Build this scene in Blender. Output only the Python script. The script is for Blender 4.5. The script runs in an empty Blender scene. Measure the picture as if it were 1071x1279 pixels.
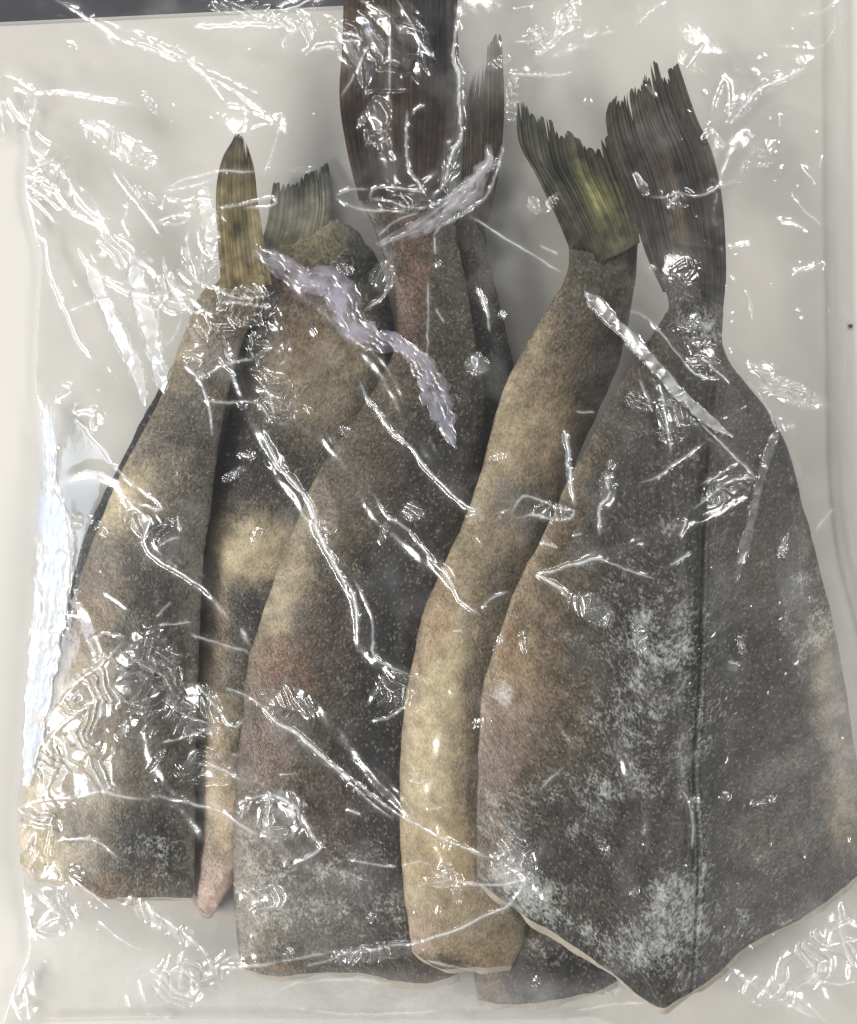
import bpy, bmesh, math
import numpy as np
from mathutils import Vector

# ------------------------------------------------------------------ camera, world, lamps, exposure
C = bpy.context.scene
PX = 0.43 / 1071.0            # image scale: metres on the counter per image pixel
H = 0.78                      # camera height above the counter
CX, CY = 535.5, 639.5
cam = bpy.data.cameras.new('camera'); cam_o = bpy.data.objects.new('camera', cam)
C.collection.objects.link(cam_o); C.camera = cam_o
cam.sensor_fit = 'HORIZONTAL'; cam.sensor_width = 36.0; cam.lens = 36.0 * H / 0.43
cam.clip_start = 0.02; cam.clip_end = 50
cam_o.location = (0, 0, H)

w = bpy.data.worlds.new('World'); C.world = w; w.use_nodes = True
w.node_tree.nodes['Background'].inputs[0].default_value = (0.93, 0.96, 1.0, 1)
w.node_tree.nodes['Background'].inputs[1].default_value = 0.20

def lamp(name, azim, elev, dist, sx, sy, radiance, col):
    d = bpy.data.lights.new(name, 'AREA'); d.shape = 'RECTANGLE'; d.size = sx; d.size_y = sy
    d.energy = radiance * math.pi * sx * sy; d.color = col
    o = bpy.data.objects.new(name, d); C.collection.objects.link(o)
    a, e = math.radians(azim), math.radians(elev)
    o.location = (dist*math.cos(e)*math.cos(a), dist*math.cos(e)*math.sin(a), dist*math.sin(e))
    o.rotation_euler = (-Vector(o.location)).to_track_quat('-Z', 'Y').to_euler()
    return o
LAMPS = {}
def place(key, *a):
    LAMPS[key] = np.array(lamp(*a).location)
place(222, 'window_lamp', 205, 27, 2.6, 1.7, 0.50, 34.0, (1.0, 0.97, 0.91))
place(48, 'ceiling_lamp', 48, 25, 3.4, 1.9, 0.55, 20.0, (1.0, 0.97, 0.92))
place(318, 'ceiling_lamp', 336, 26, 3.4, 1.4, 0.50, 21.0, (1.0, 0.98, 0.95))
place(110, 'ceiling_lamp', 110, 26, 3.4, 1.5, 0.48, 20.0, (1.0, 0.98, 0.95))
place(176, 'sky_window', 178, 19, 1.9, 1.0, 0.5, 6.0, (0.74, 0.84, 1.0))

C.view_settings.view_transform = 'Standard'; C.view_settings.look = 'None'
C.view_settings.exposure = 0.08; C.view_settings.gamma = 1.0
C.render.engine = 'CYCLES'
C.cycles.use_denoising = True
C.cycles.max_bounces = 10; C.cycles.transparent_max_bounces = 24
C.cycles.glossy_bounces = 4; C.cycles.diffuse_bounces = 4
C.cycles.sample_clamp_indirect = 4.0

rng = np.random.default_rng(7)

# ------------------------------------------------------------------ helpers
def world_of(x, y, z):
    """image pixel (x right, y down) unprojected through the camera to height z -> metres"""
    k = PX * (1.0 - z / H)
    return np.stack([(x - CX) * k, -(y - CY) * k, z], -1)

def vnoise(x, y, scale, seed=0):
    """smooth value noise in [-1,1]"""
    g = np.random.default_rng(seed).uniform(-1, 1, (128, 128))
    u, v = x / scale + 31.3, y / scale + 17.7
    i, j = np.floor(u).astype(int), np.floor(v).astype(int)
    f, h = u - i, v - j
    f = f*f*f*(f*(f*6-15)+10); h = h*h*h*(h*(h*6-15)+10)
    a, b = g[i % 128, j % 128], g[(i+1) % 128, j % 128]
    c, d = g[i % 128, (j+1) % 128], g[(i+1) % 128, (j+1) % 128]
    return (a*(1-f)+b*f)*(1-h) + (c*(1-f)+d*f)*h

def facet(x, y, scale, seed=0):
    """triangulated noise: flat facets meeting in straight creases"""
    g = np.random.default_rng(seed).uniform(-1, 1, (128, 128))
    v = y/scale/0.866; u = x/scale - 0.5*v; u = u+31.3; v = v+17.7
    i, j = np.floor(u).astype(int), np.floor(v).astype(int); f, h = u-i, v-j
    a, b = g[i % 128, j % 128], g[(i+1) % 128, j % 128]; c, d = g[i % 128, (j+1) % 128], g[(i+1) % 128, (j+1) % 128]
    return np.where(f+h < 1, a+(b-a)*f+(c-a)*h, d+(c-d)*(1-f)+(b-d)*(1-h))

def fbm(x, y, scale, seed=0, octv=3):
    t = 0; a = 1.0; n = 0
    for k in range(octv):
        t = t + a*vnoise(x, y, scale/2**k, seed+k*13); n += a; a *= 0.55
    return t / n

def spline(pts, n):
    p = np.asarray(pts, float)
    if len(p) == 2:
        t = np.linspace(0, 1, n)[:, None]; return p[0]*(1-t)+p[1]*t
    q = np.vstack([2*p[0]-p[1], p, 2*p[-1]-p[-2]])
    out = []
    for k in range(1, len(q)-2):
        t = np.linspace(0, 1, 14, endpoint=False)[:, None]
        a, b, c, d = q[k-1], q[k], q[k+1], q[k+2]
        out.append(0.5*((2*b)+(c-a)*t+(2*a-5*b+4*c-d)*t*t+(3*b-a-3*c+d)*t**3))
    out.append(p[-1][None]); o = np.vstack(out)
    s = np.r_[0, np.cumsum(np.hypot(*np.diff(o, axis=0).T))]
    t = np.linspace(0, s[-1], n)
    return np.stack([np.interp(t, s, o[:, 0]), np.interp(t, s, o[:, 1])], -1)

def mesh_obj(name, verts, quads, mat, parent=None, smooth=True, uv=None, col=None, fl=None):
    me = bpy.data.meshes.new(name)
    verts = np.asarray(verts, np.float32); quads = np.asarray(quads, np.int32)
    me.vertices.add(len(verts)); me.vertices.foreach_set('co', verts.ravel())
    me.loops.add(quads.size); me.loops.foreach_set('vertex_index', quads.ravel())
    me.polygons.add(len(quads))
    me.polygons.foreach_set('loop_start', np.arange(len(quads), dtype=np.int32)*quads.shape[1])
    me.polygons.foreach_set('use_smooth', np.full(len(quads), smooth))
    if uv is not None:
        l = me.uv_layers.new(name='UVMap'); l.data.foreach_set('uv', np.asarray(uv, np.float32)[quads.ravel()].ravel())
    if col is not None:
        a = me.color_attributes.new('skin_colour', 'FLOAT_COLOR', 'POINT')
        a.data.foreach_set('color', np.concatenate([col, np.ones((len(col), 1))], 1).astype(np.float32).ravel())
    for k, v in (fl or {}).items():
        a = me.attributes.new(k, 'FLOAT', 'POINT'); a.data.foreach_set('value', np.asarray(v, np.float32).ravel())
    me.update(calc_edges=True); me.validate()
    me.materials.append(mat)
    o = bpy.data.objects.new(name, me); C.collection.objects.link(o)
    if parent is not None: o.parent = parent
    return o

def grid_quads(n, m, off=0, flip=False):
    i = np.arange(n-1)[:, None]*m + np.arange(m-1)[None]
    q = np.stack([i, i+m, i+m+1, i+1], -1).reshape(-1, 4) + off
    return q[:, ::-1] if flip else q

class NT:
    def __init__(s, name):
        s.m = bpy.data.materials.new(name); s.m.use_nodes = True
        s.t = s.m.node_tree; s.t.nodes.clear(); s.out = s.n('ShaderNodeOutputMaterial')
    def n(s, kind, **kw):
        nd = s.t.nodes.new(kind)
        for k, v in kw.items():
            if k.startswith('_'): setattr(nd, k[1:], v)
        return nd
    def l(s, a, b): s.t.links.new(a, b)
    def val(s, nd, **kw):
        for k, v in kw.items(): nd.inputs[k.replace('_', ' ')].default_value = v
        return nd
    def math(s, op, a, b=None, clamp=False):
        nd = s.n('ShaderNodeMath'); nd.operation = op; nd.use_clamp = clamp
        for i, x in enumerate((a, b)):
            if x is None: continue
            if isinstance(x, (int, float)): nd.inputs[i].default_value = x
            else: s.l(x, nd.inputs[i])
        return nd.outputs[0]
    def ramp(s, x, lo, hi, a=0.0, b=1.0):
        nd = s.n('ShaderNodeMapRange'); s.l(x, nd.inputs[0])
        for i, v in enumerate((lo, hi, a, b)): nd.inputs[i+1].default_value = v
        return nd.outputs[0]
    def mixc(s, f, a, b, blend='MIX'):
        nd = s.n('ShaderNodeMix'); nd.data_type = 'RGBA'; nd.blend_type = blend
        for i, x in ((0, f), (6, a), (7, b)):
            if isinstance(x, (int, float)): nd.inputs[i].default_value = x
            elif isinstance(x, tuple): nd.inputs[i].default_value = (*x, 1)
            else: s.l(x, nd.inputs[i])
        return nd.outputs[2]
    def attr(s, name):
        nd = s.n('ShaderNodeAttribute'); nd.attribute_name = name; return nd

# ------------------------------------------------------------------ materials
def skin_material():
    t = NT('frozen_skin')
    uv = t.n('ShaderNodeUVMap')
    mp = t.n('ShaderNodeMapping'); t.l(uv.outputs[0], mp.inputs[0]); mp.inputs['Scale'].default_value = (1.0, 0.78, 1); mp.inputs['Rotation'].default_value = (0, 0, 0.65)
    vo = t.n('ShaderNodeTexVoronoi'); t.l(mp.outputs[0], vo.inputs['Vector']); vo.inputs['Scale'].default_value = 450; vo.inputs['Randomness'].default_value = 0.42
    sp = t.n('ShaderNodeSeparateColor'); t.l(vo.outputs['Color'], sp.inputs[0])
    n1 = t.n('ShaderNodeTexNoise'); t.l(uv.outputs[0], n1.inputs['Vector']); t.val(n1, Scale=38.0, Detail=5.0, Roughness=0.62)
    n2 = t.n('ShaderNodeTexNoise'); t.l(uv.outputs[0], n2.inputs['Vector']); t.val(n2, Scale=120.0, Detail=5.0, Roughness=0.75)
    base = t.attr('skin_colour').outputs['Color']
    bw = t.n('ShaderNodeRGBToBW'); t.l(base, bw.inputs[0])
    amt = t.ramp(bw.outputs[0], 0.03, 0.26, 1.0, 0.34)            # pale bellies are smoother than dark backs
    k1 = t.math('ADD', t.math('MULTIPLY', t.ramp(sp.outputs[0], 0, 1, -0.46, 0.58), amt), 1.0)
    k2 = t.ramp(n1.outputs[0], 0.3, 0.7, 0.70, 1.32)
    k = t.math('MULTIPLY', k1, k2)
    kc = t.n('ShaderNodeCombineXYZ')
    for i in range(3): t.l(k, kc.inputs[i])
    c = t.mixc(1.0, base, kc.outputs[0], 'MULTIPLY')
    # pale scale centres showing through
    pale_cell = t.ramp(sp.outputs[1], 0.86, 0.98)
    c = t.mixc(t.math('MULTIPLY', t.math('MULTIPLY', pale_cell, 0.26), amt), c, (0.42, 0.37, 0.27))
    # frost crust
    fr = t.attr('frost').outputs['Fac']
    m = t.math('ADD', t.math('MULTIPLY', n2.outputs[0], 0.9), t.math('MULTIPLY', n1.outputs[0], 0.55))
    m = t.math('ADD', m, t.math('MULTIPLY', sp.outputs[2], 0.22))
    m = t.math('ADD', m, t.math('SUBTRACT', fr, 1.46))
    ff = t.ramp(m, -0.02, 0.42)
    c = t.mixc(t.math('MULTIPLY', ff, 0.78), c, (0.70, 0.72, 0.70))
    b = t.n('ShaderNodeBsdfPrincipled'); t.l(c, b.inputs['Base Color'])
    b.inputs['Roughness'].default_value = 0.5
    t.l(t.ramp(ff, 0, 1, 0.36, 0.8), b.inputs['Roughness'])
    b.inputs['Specular IOR Level'].default_value = 0.28
    bu = t.n('ShaderNodeBump'); bu.inputs['Strength'].default_value = 0.5; bu.inputs['Distance'].default_value = 0.0005
    h = t.math('ADD', t.math('MULTIPLY', vo.outputs['Distance'], -0.8), t.math('MULTIPLY', n2.outputs[0], 1.2))
    t.l(h, bu.inputs['Height']); t.l(bu.outputs[0], b.inputs['Normal'])
    t.l(b.outputs[0], t.out.inputs[0]); return t.m

def fin_material():
    t = NT('fin_skin')
    uv = t.n('ShaderNodeUVMap')
    mp = t.n('ShaderNodeMapping'); t.l(uv.outputs[0], mp.inputs[0]); mp.inputs['Scale'].default_value = (1, 0.06, 1)
    n1 = t.n('ShaderNodeTexNoise'); t.l(mp.outputs[0], n1.inputs['Vector']); t.val(n1, Scale=110.0, Detail=3.0, Roughness=0.55)
    n2 = t.n('ShaderNodeTexNoise'); t.l(uv.outputs[0], n2.inputs['Vector']); t.val(n2, Scale=60.0, Detail=5.0, Roughness=0.65)
    k = t.math('MULTIPLY', t.ramp(n1.outputs[0], 0.3, 0.7, 0.78, 1.24), t.ramp(n2.outputs[0], 0.3, 0.7, 0.65, 1.4))
    kc = t.n('ShaderNodeCombineXYZ')
    for i in range(3): t.l(k, kc.inputs[i])
    c = t.mixc(1.0, t.attr('skin_colour').outputs['Color'], kc.outputs[0], 'MULTIPLY')
    b = t.n('ShaderNodeBsdfPrincipled'); t.l(c, b.inputs['Base Color']); b.inputs['Roughness'].default_value = 0.5
    b.inputs['Specular IOR Level'].default_value = 0.12
    # membrane frays to see-through towards its tip
    tr = t.n('ShaderNodeBsdfTransparent'); mx = t.n('ShaderNodeMixShader')
    fray = t.math('MULTIPLY', t.attr('fray').outputs['Fac'], t.ramp(n1.outputs[0], 0.35, 0.6, 1.0, 0.25))
    t.l(fray, mx.inputs[0]); t.l(b.outputs[0], mx.inputs[1]); t.l(tr.outputs[0], mx.inputs[2])
    t.l(mx.outputs[0], t.out.inputs[0]); return t.m

def flesh_material():
    t = NT('cut_flesh')
    co = t.n('ShaderNodeTexCoord')
    n = t.n('ShaderNodeTexNoise'); t.l(co.outputs['Object'], n.inputs['Vector']); t.val(n, Scale=170.0, Detail=5.0, Roughness=0.65)
    c = t.mixc(n.outputs[0], (0.22, 0.175, 0.13), (0.50, 0.45, 0.38))
    b = t.n('ShaderNodeBsdfPrincipled'); t.l(c, b.inputs['Base Color']); b.inputs['Roughness'].default_value = 0.55
    bu = t.n('ShaderNodeBump'); bu.inputs['Strength'].default_value = 0.5; bu.inputs['Distance'].default_value = 0.001
    t.l(n.outputs[0], bu.inputs['Height']); t.l(bu.outputs[0], b.inputs['Normal'])
    t.l(b.outputs[0], t.out.inputs[0]); return t.m

def film_material(name='clear_film', ply=0.0, milk_glare=0.0, rough=0.09, tint=(0.86, 0.87, 0.88, 1)):
    t = NT(name)
    co = t.n('ShaderNodeTexCoord')
    n = t.n('ShaderNodeTexNoise'); t.l(co.outputs['Object'], n.inputs['Vector']); t.val(n, Scale=330.0, Detail=3.0, Roughness=0.55)
    n2 = t.n('ShaderNodeTexNoise'); t.l(co.outputs['Object'], n2.inputs['Vector']); t.val(n2, Scale=70.0, Detail=4.0, Roughness=0.6)
    bu = t.n('ShaderNodeBump'); bu.inputs['Strength'].default_value = 0.09; bu.inputs['Distance'].default_value = 0.0012
    t.l(n.outputs[0], bu.inputs['Height'])
    lw = t.n('ShaderNodeLayerWeight'); lw.inputs['Blend'].default_value = 0.5; t.l(bu.outputs[0], lw.inputs['Normal'])
    f5 = t.math('POWER', lw.outputs['Facing'], 5.0)
    f = t.math('ADD', t.math('MULTIPLY', f5, 0.75), 0.066)
    pl = t.math('ADD', t.attr('ply').outputs['Fac'], 1.0 + ply)
    f = t.math('MULTIPLY', f, pl, True)
    tr = t.n('ShaderNodeBsdfTransparent'); tr.inputs[0].default_value = (0.988, 0.987, 0.982, 1)
    gl = t.n('ShaderNodeBsdfGlossy'); t.l(t.math('ADD', t.math('MULTIPLY', t.attr('crease').outputs['Fac'], 0.22), rough), gl.inputs['Roughness']); gl.inputs[0].default_value = (1, 1, 1, 1)
    t.l(bu.outputs[0], gl.inputs['Normal'])
    g2 = t.n('ShaderNodeBsdfGlossy'); g2.inputs['Roughness'].default_value = 0.40; g2.inputs[0].default_value = (1, 1, 1, 1); t.l(bu.outputs[0], g2.inputs['Normal'])
    gm = t.n('ShaderNodeMixShader'); gm.inputs[0].default_value = 0.34; t.l(gl.outputs[0], gm.inputs[1]); t.l(g2.outputs[0], gm.inputs[2]); gl = gm
    m1 = t.n('ShaderNodeMixShader'); t.l(f, m1.inputs[0]); t.l(tr.outputs[0], m1.inputs[1]); t.l(gl.outputs[0], m1.inputs[2])
    di = t.n('ShaderNodeBsdfDiffuse'); di.inputs[0].default_value = tint
    tl = t.n('ShaderNodeBsdfTranslucent'); tl.inputs[0].default_value = tint
    m2 = t.n('ShaderNodeMixShader'); m2.inputs[0].default_value = 0.45; t.l(di.outputs[0], m2.inputs[1]); t.l(tl.outputs[0], m2.inputs[2])
    mk = t.math('ADD', t.attr('milk_glare').outputs['Fac'], milk_glare)
    mk = t.math('MULTIPLY', mk, t.ramp(n2.outputs[0], 0.3, 0.7, 0.55, 1.45), True)
    m3 = t.n('ShaderNodeMixShader'); t.l(mk, m3.inputs[0]); t.l(m1.outputs[0], m3.inputs[1]); t.l(m2.outputs[0], m3.inputs[2])
    t.l(m3.outputs[0], t.out.inputs[0]); return t.m

def counter_material():
    t = NT('counter_laminate')
    co = t.n('ShaderNodeTexCoord')
    n = t.n('ShaderNodeTexNoise'); t.l(co.outputs['Object'], n.inputs['Vector']); t.val(n, Scale=9.0, Detail=5.0, Roughness=0.6)
    n2 = t.n('ShaderNodeTexNoise'); t.l(co.outputs['Object'], n2.inputs['Vector']); t.val(n2, Scale=420.0, Detail=3.0, Roughness=0.7)
    c = t.mixc(n.outputs[0], (0.525, 0.51, 0.48), (0.585, 0.57, 0.54))
    c = t.mixc(t.ramp(n2.outputs[0], 0.68, 0.78, 0, 0.25), c, (0.40, 0.37, 0.33))
    b = t.n('ShaderNodeBsdfPrincipled'); t.l(c, b.inputs['Base Color']); b.inputs['Roughness'].default_value = 0.5
    b.inputs['Specular IOR Level'].default_value = 0.25
    t.l(b.outputs[0], t.out.inputs[0]); return t.m

def plain(name, c, rough=0.6):
    t = NT(name); co = t.n('ShaderNodeTexCoord')
    n = t.n('ShaderNodeTexNoise'); t.l(co.outputs['Object'], n.inputs['Vector']); t.val(n, Scale=40.0, Detail=4.0)
    col = t.mixc(n.outputs[0], tuple(x*0.75 for x in c), tuple(min(1, x*1.2) for x in c))
    b = t.n('ShaderNodeBsdfPrincipled'); t.l(col, b.inputs['Base Color']); b.inputs['Roughness'].default_value = rough
    t.l(b.outputs[0], t.out.inputs[0]); return t.m

SKIN, FIN, FLESH = skin_material(), fin_material(), flesh_material()
FILM = film_material(); FOLD = film_material('folded_film_window_tint', 0.3, 0.0, 0.25, (0.62, 0.595, 0.73, 1)); BACK = film_material('back_film', -0.85, 0.0, 0.12)  # lavender of the fold material paints the bluish window reflection
SEAM = film_material('seam_film', 0.5, 0.10, 0.15)

# ------------------------------------------------------------------ the setting
def slab(name, plan, z0, z1, mat):  # plan: outline corners in image pixels
    bm = bmesh.new()
    a = [bm.verts.new(Vector(world_of(np.float64(x), np.float64(y), 0.0)) + Vector((0, 0, z1))) for x, y in plan]
    f = bm.faces.new(a)
    if f.normal.z < 0: f.normal_flip()
    r = bmesh.ops.extrude_face_region(bm, geom=[f])
    bmesh.ops.translate(bm, verts=[v for v in r['geom'] if isinstance(v, bmesh.types.BMVert)], vec=(0, 0, z0-z1))
    bmesh.ops.recalc_face_normals(bm, faces=bm.faces)
    bmesh.ops.bevel(bm, geom=list(bm.edges), offset=0.003, segments=2, affect='EDGES')
    me = bpy.data.meshes.new(name); bm.to_mesh(me); bm.free(); me.materials.append(mat)
    o = bpy.data.objects.new(name, me); C.collection.objects.link(o); o['kind'] = 'structure'; return o
slab('countertop', [(-2500, 140), (-400, 44), (0, 25), (480, 2), (1100, -28), (3500, -145), (3500, 3200), (-2500, 3200)], -0.035, 0.0, counter_material())
slab('floor', [(-6000, -6000), (7000, -6000), (7000, 7000), (-6000, 7000)], -0.92, -0.88, plain('dark_floor', (0.048, 0.05, 0.060)))

# ------------------------------------------------------------------ fish
def coons(L, R, T, B, n, m):
    L, R, T, B = spline(L, n), spline(R, n), spline(T, m), spline(B, m)
    s, v = np.linspace(0, 1, n)[:, None, None], np.linspace(0, 1, m)[None, :, None]
    p = (1-v)*L[:, None] + v*R[:, None] + (1-s)*T[None] + s*B[None]
    p -= (1-s)*(1-v)*T[0] + (1-s)*v*T[-1] + s*(1-v)*B[0] + s*v*B[-1]
    return p

TOPS = []          # (image points, top heights) for the film to lie on

def closed_shell(p, top, bot):
    n, m = top.shape
    a = world_of(p[..., 0], p[..., 1], top).reshape(-1, 3); b = world_of(p[..., 0], p[..., 1], bot).reshape(-1, 3)
    q = [grid_quads(n, m, 0), grid_quads(n, m, n*m, True)]
    i = np.arange(n-1)*m; j = i+m-1; N = n*m
    q.append(np.stack([i, i+N, i+m+N, i+m], -1)); q.append(np.stack([j, j+m, j+m+N, j+N], -1))
    k = np.arange(m-1); q.append(np.stack([k, k+1, k+1+N, k+N], -1))
    e = (n-1)*m + k
    cap = np.stack([e, e+N, e+1+N, e+1], -1)
    return np.vstack([a, b]), np.vstack(q), cap

def paint(x, y, base, blobs, seed):
    c = np.ones(x.shape + (3,))*np.array(base)
    xx = x + 16*fbm(x, y, 60, seed) + 5*fbm(x, y, 14, seed+2); yy = y + 16*fbm(x, y, 60, seed+5) + 5*fbm(x, y, 14, seed+7)
    grit = fbm(x, y, 11, seed+70, 3)
    for bx, by, rx, ry, ang, col, st in blobs:
        a = math.radians(ang); dx, dy = xx-bx, yy-by
        u = (dx*math.cos(a)+dy*math.sin(a))/rx; v = (-dx*math.sin(a)+dy*math.cos(a))/ry
        wt = st*np.exp(-(u*u+v*v)**1.3*0.9)
        wt = np.clip(wt*(1+1.5*(1-wt)*grit), 0, 1)
        c = c*(1-wt[..., None]) + np.array(col)*wt[..., None]
    return c

def frost_of(x, y, base, blobs, seed):
    f = np.full(x.shape, float(base)) + 0.13*fbm(x, y, 70, seed) + 0.15*fbm(x, y, 24, seed+1)
    for bx, by, rx, ry, ang, st in blobs:
        a = math.radians(ang); dx, dy = x-bx, y-by
        u = (dx*math.cos(a)+dy*math.sin(a))/rx; v = (-dx*math.sin(a)+dy*math.cos(a))/ry
        f += st*np.exp(-(u*u+v*v))
    return f

def make_fish(label, L, R, T, B, zl, zr, thick, base, blobs, frost, fblobs, seed, ridge=0.5, tail=None, peak=2.3, n=190, m=110, groove=None):
    root = bpy.data.objects.new('frozen_fish', None); C.collection.objects.link(root)
    root['label'] = label; root['category'] = 'fish'; root['group'] = 'headless frozen fish in the bag'
    p = coons(L, R, T, B, n, m)
    ctr = world_of(p[..., 0].mean(), p[..., 1].mean(), 0.0)
    root.location = (ctr[0], ctr[1], 0.0)
    s, v = np.linspace(0, 1, n)[:, None], np.linspace(0, 1, m)[None]
    x, y = p[..., 0], p[..., 1]
    ex = 1.6*fbm(x, y, 26, seed+40); p[..., 0] += ex; p[..., 1] += 1.6*fbm(x, y, 26, seed+41)*(0.3+s)
    p[..., 1] += (1-s)**10*9*fbm(x, y, 13, seed+43); p[..., 0] += (1-s)**10*0
    vv = np.where(v < ridge, 0.5*v/ridge, 0.5+0.5*(v-ridge)/(1-ridge))
    d = np.abs(2*vv-1)
    prof = np.maximum(1-d**peak, 0)**(1/1.9)
    ts = np.interp(s, [0, 0.12, 0.35, 0.7, 0.93, 1.0], [0.20, 0.56, 0.85, 1.0, 0.78, 0.40])
    mid = (zl*(1-v)+zr*v)*(1-0.38*s**4)
    lump = 0.0010*fbm(x, y, 55, seed+3) + 0.00035*fbm(x, y, 16, seed+4)
    t = thick*ts*prof
    top = mid + t + lump*np.minimum(1, prof*1.5) + 0.0004
    if groove is not None:
        gl = spline(groove, 200); gx = np.interp(y, gl[:, 1], gl[:, 0])
        dd = x-gx; on = np.clip((y-gl[0, 1])/60, 0, 1)
        top += on*(0.0016*np.exp(-((dd+8)/7)**2) - 0.0020*np.exp(-((dd-4)/5)**2) + 0.0010*np.exp(-((dd-14)/5)**2))
    bot = np.maximum(mid - t*0.7, 0.0012)
    top = np.maximum(top, bot+0.0003)
    V, Q, cap = closed_shell(p, top, bot)
    TOPS.append((x.ravel(), y.ravel(), top.ravel()))
    wid = np.hypot(*(p[:, -1]-p[:, 0]).T)[:, None]
    ln = np.r_[0, np.cumsum(np.hypot(*np.diff(p[:, m//2], axis=0).T))][:, None]
    uv = np.stack([(v-0.5)*wid/1000+seed*1.7, ln/1000+0*v], -1).reshape(-1, 2)
    col = paint(x, y, base, blobs, seed).reshape(-1, 3)
    if tail:                                  # the skin runs out over the fin base in ragged tongues
        k_ = np.clip(1.25-s/0.045*np.clip(1+0.9*fbm(x, y, 12, seed+90), 0.3, 2), 0, 1)[..., None]
        col = (col.reshape(n, m, 3)*(1-k_)+np.array(tail['c0'])*1.1*k_).reshape(-1, 3)
    fr = frost_of(x, y, frost, fblobs, seed+9).reshape(-1)
    off = np.array([ctr[0], ctr[1], 0])
    mesh_obj('body', V-off, Q, SKIN, root, uv=np.vstack([uv, uv+0.37]), col=np.vstack([col, col]), fl={'frost': np.r_[fr, fr]})
    # the cut face closing the belly end, bulging a little
    k = 5; aa = np.linspace(0, 1, k)[:, None]
    e = p[-1]; prev = p[-8]; dr = (e-prev); dr /= np.hypot(*dr.T)[:, None]+1e-6
    zt, zb = top[-1], bot[-1]
    bul = np.sin(np.pi*aa)*7.0*(0.8+0.7*vnoise(e[:, 0], e[:, 1], 24, seed+60))[None] + 0.35 
    ex_, ey_ = e[None, :, 0]+dr[None, :, 0]*bul, e[None, :, 1]+dr[None, :, 1]*bul
    cz = zt[None]*(1-aa)+zb[None]*aa
    mesh_obj('cut_face', world_of(ex_, ey_, cz).reshape(-1, 3)-off, grid_quads(k, m), FLESH, root)
    if tail: make_tail(root, off, seed=seed, **tail)
    return root

def make_tail(root, off, L, R, base, tip, z0, z1, rays, c0, c1, seed, rag=0.12, fray=0.5, cmid=None, tilt=0.0, n=60):
    m = rays*6+1
    p = coons(L, R, base, tip, n, m)
    s, v = np.linspace(0, 1, n)[:, None], np.linspace(0, 1, m)[None]
    g = np.random.default_rng(seed+100)
    wv = np.cumsum(np.r_[0, np.repeat(g.uniform(0.5, 1.6, rays), 6)]); wv = wv/wv[-1]
    rr = v*rays; k = np.minimum(rr.astype(int), rays-1); ph = np.abs((rr-k)*2-1)     # 0 on the ray, 1 in the web
    ek = g.uniform(-1, 1, rays); ek = 0.6*ek+0.4*np.roll(ek, 1)
    w4 = np.repeat(g.uniform(-1, 1, rays//3+2), 3)[:rays]; split = (g.uniform(0, 1, rays) < 0.16)*1.0
    ext = 1 + rag*(0.35*ek[k]+0.5*w4[k]-0.3*ph**2-1.3*split[k]*ph)
    # shorten each ray: move rows along their own column
    jx_ = np.interp(wv, np.linspace(0, 1, m), np.arange(m)); a_ = np.floor(jx_).astype(int).clip(0, m-2); b_ = (jx_-a_)[None, :, None]
    p = p[:, a_]*(1-b_)+p[:, a_+1]*b_
    se = np.clip(s*ext, 0, 1.0)*(n-1); i = np.minimum(se.astype(int), n-2); f = (se-i)[..., None]
    jj = np.broadcast_to(np.arange(m)[None], i.shape)
    p = p[i, jj]*(1-f)+p[i+1, jj]*f
    over = np.maximum(s*ext-1, 0)[..., None]; d = p - p[np.maximum(i-3, 0), jj]; d /= (np.hypot(d[..., 0], d[..., 1])[..., None]+1e-6)
    p = p + d*over*60
    dn = p[:1]-p[7:8]; dn = dn/(np.hypot(dn[..., 0], dn[..., 1])[..., None]+1e-6); p = p+dn*(11*(1-s)**5)[..., None]   # rooted under the skin
    x, y = p[..., 0], p[..., 1]
    relief = 0.00035*(1-ph**1.5)*np.minimum(1, s*6+0.2)
    mid = z0*(1-s)+z1*s + tilt*(v-0.5) + 0.0016*fbm(x, y, 40, seed+20)
    rim = np.minimum(1, 12*np.minimum(v, 1-v)+0.15)
    top = mid + (0.0012*(1-0.6*s)+relief)*rim; bot = np.maximum(mid - 0.0012*(1-0.5*s)*rim, 0.001)
    top = np.maximum(top, bot+0.0002)
    V, Q, cap = closed_shell(p, top, bot)
    TOPS.append((x.ravel(), y.ravel(), top.ravel()))
    cc = np.array(c0)*(1-s[..., None]) + np.array(c1)*s[..., None]
    if cmid is not None:
        wv = np.exp(-((v-cmid[0])/cmid[1])**2-((s-cmid[2])/cmid[3])**2)[..., None]; cc = cc*(1-wv)+np.array(cmid[4])*wv
    cc = cc*np.clip(1+0.9*fbm(x, y, 34, seed+80)+0.5*fbm(x, y, 10, seed+81), 0.35, 2)[..., None]
    cc = cc*(0.84+0.32*(1-ph[..., None]))*(1+0.25*g.uniform(-1, 1, rays)[k][..., None])
    col = np.broadcast_to(cc, x.shape+(3,)).reshape(-1, 3)
    ln = np.hypot(*(p[-1, m//2]-p[0, m//2]))
    uv = np.stack([np.broadcast_to(v*np.hypot(*(p[n//2, -1]-p[n//2, 0]))/1000+seed, x.shape), np.broadcast_to(s*ln/1000, x.shape)], -1).reshape(-1, 2)
    fr = np.clip((s-0.45)/0.55, 0, 1)**1.6*fray*(0.45+0.55*ph) ; fr = np.broadcast_to(fr, x.shape).reshape(-1)
    mesh_obj('tail_fin', V-off, np.vstack([Q, cap]), FIN, root, uv=np.vstack([uv, uv]), col=np.vstack([col, col]), fl={'fray': np.r_[fr, fr]})

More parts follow.
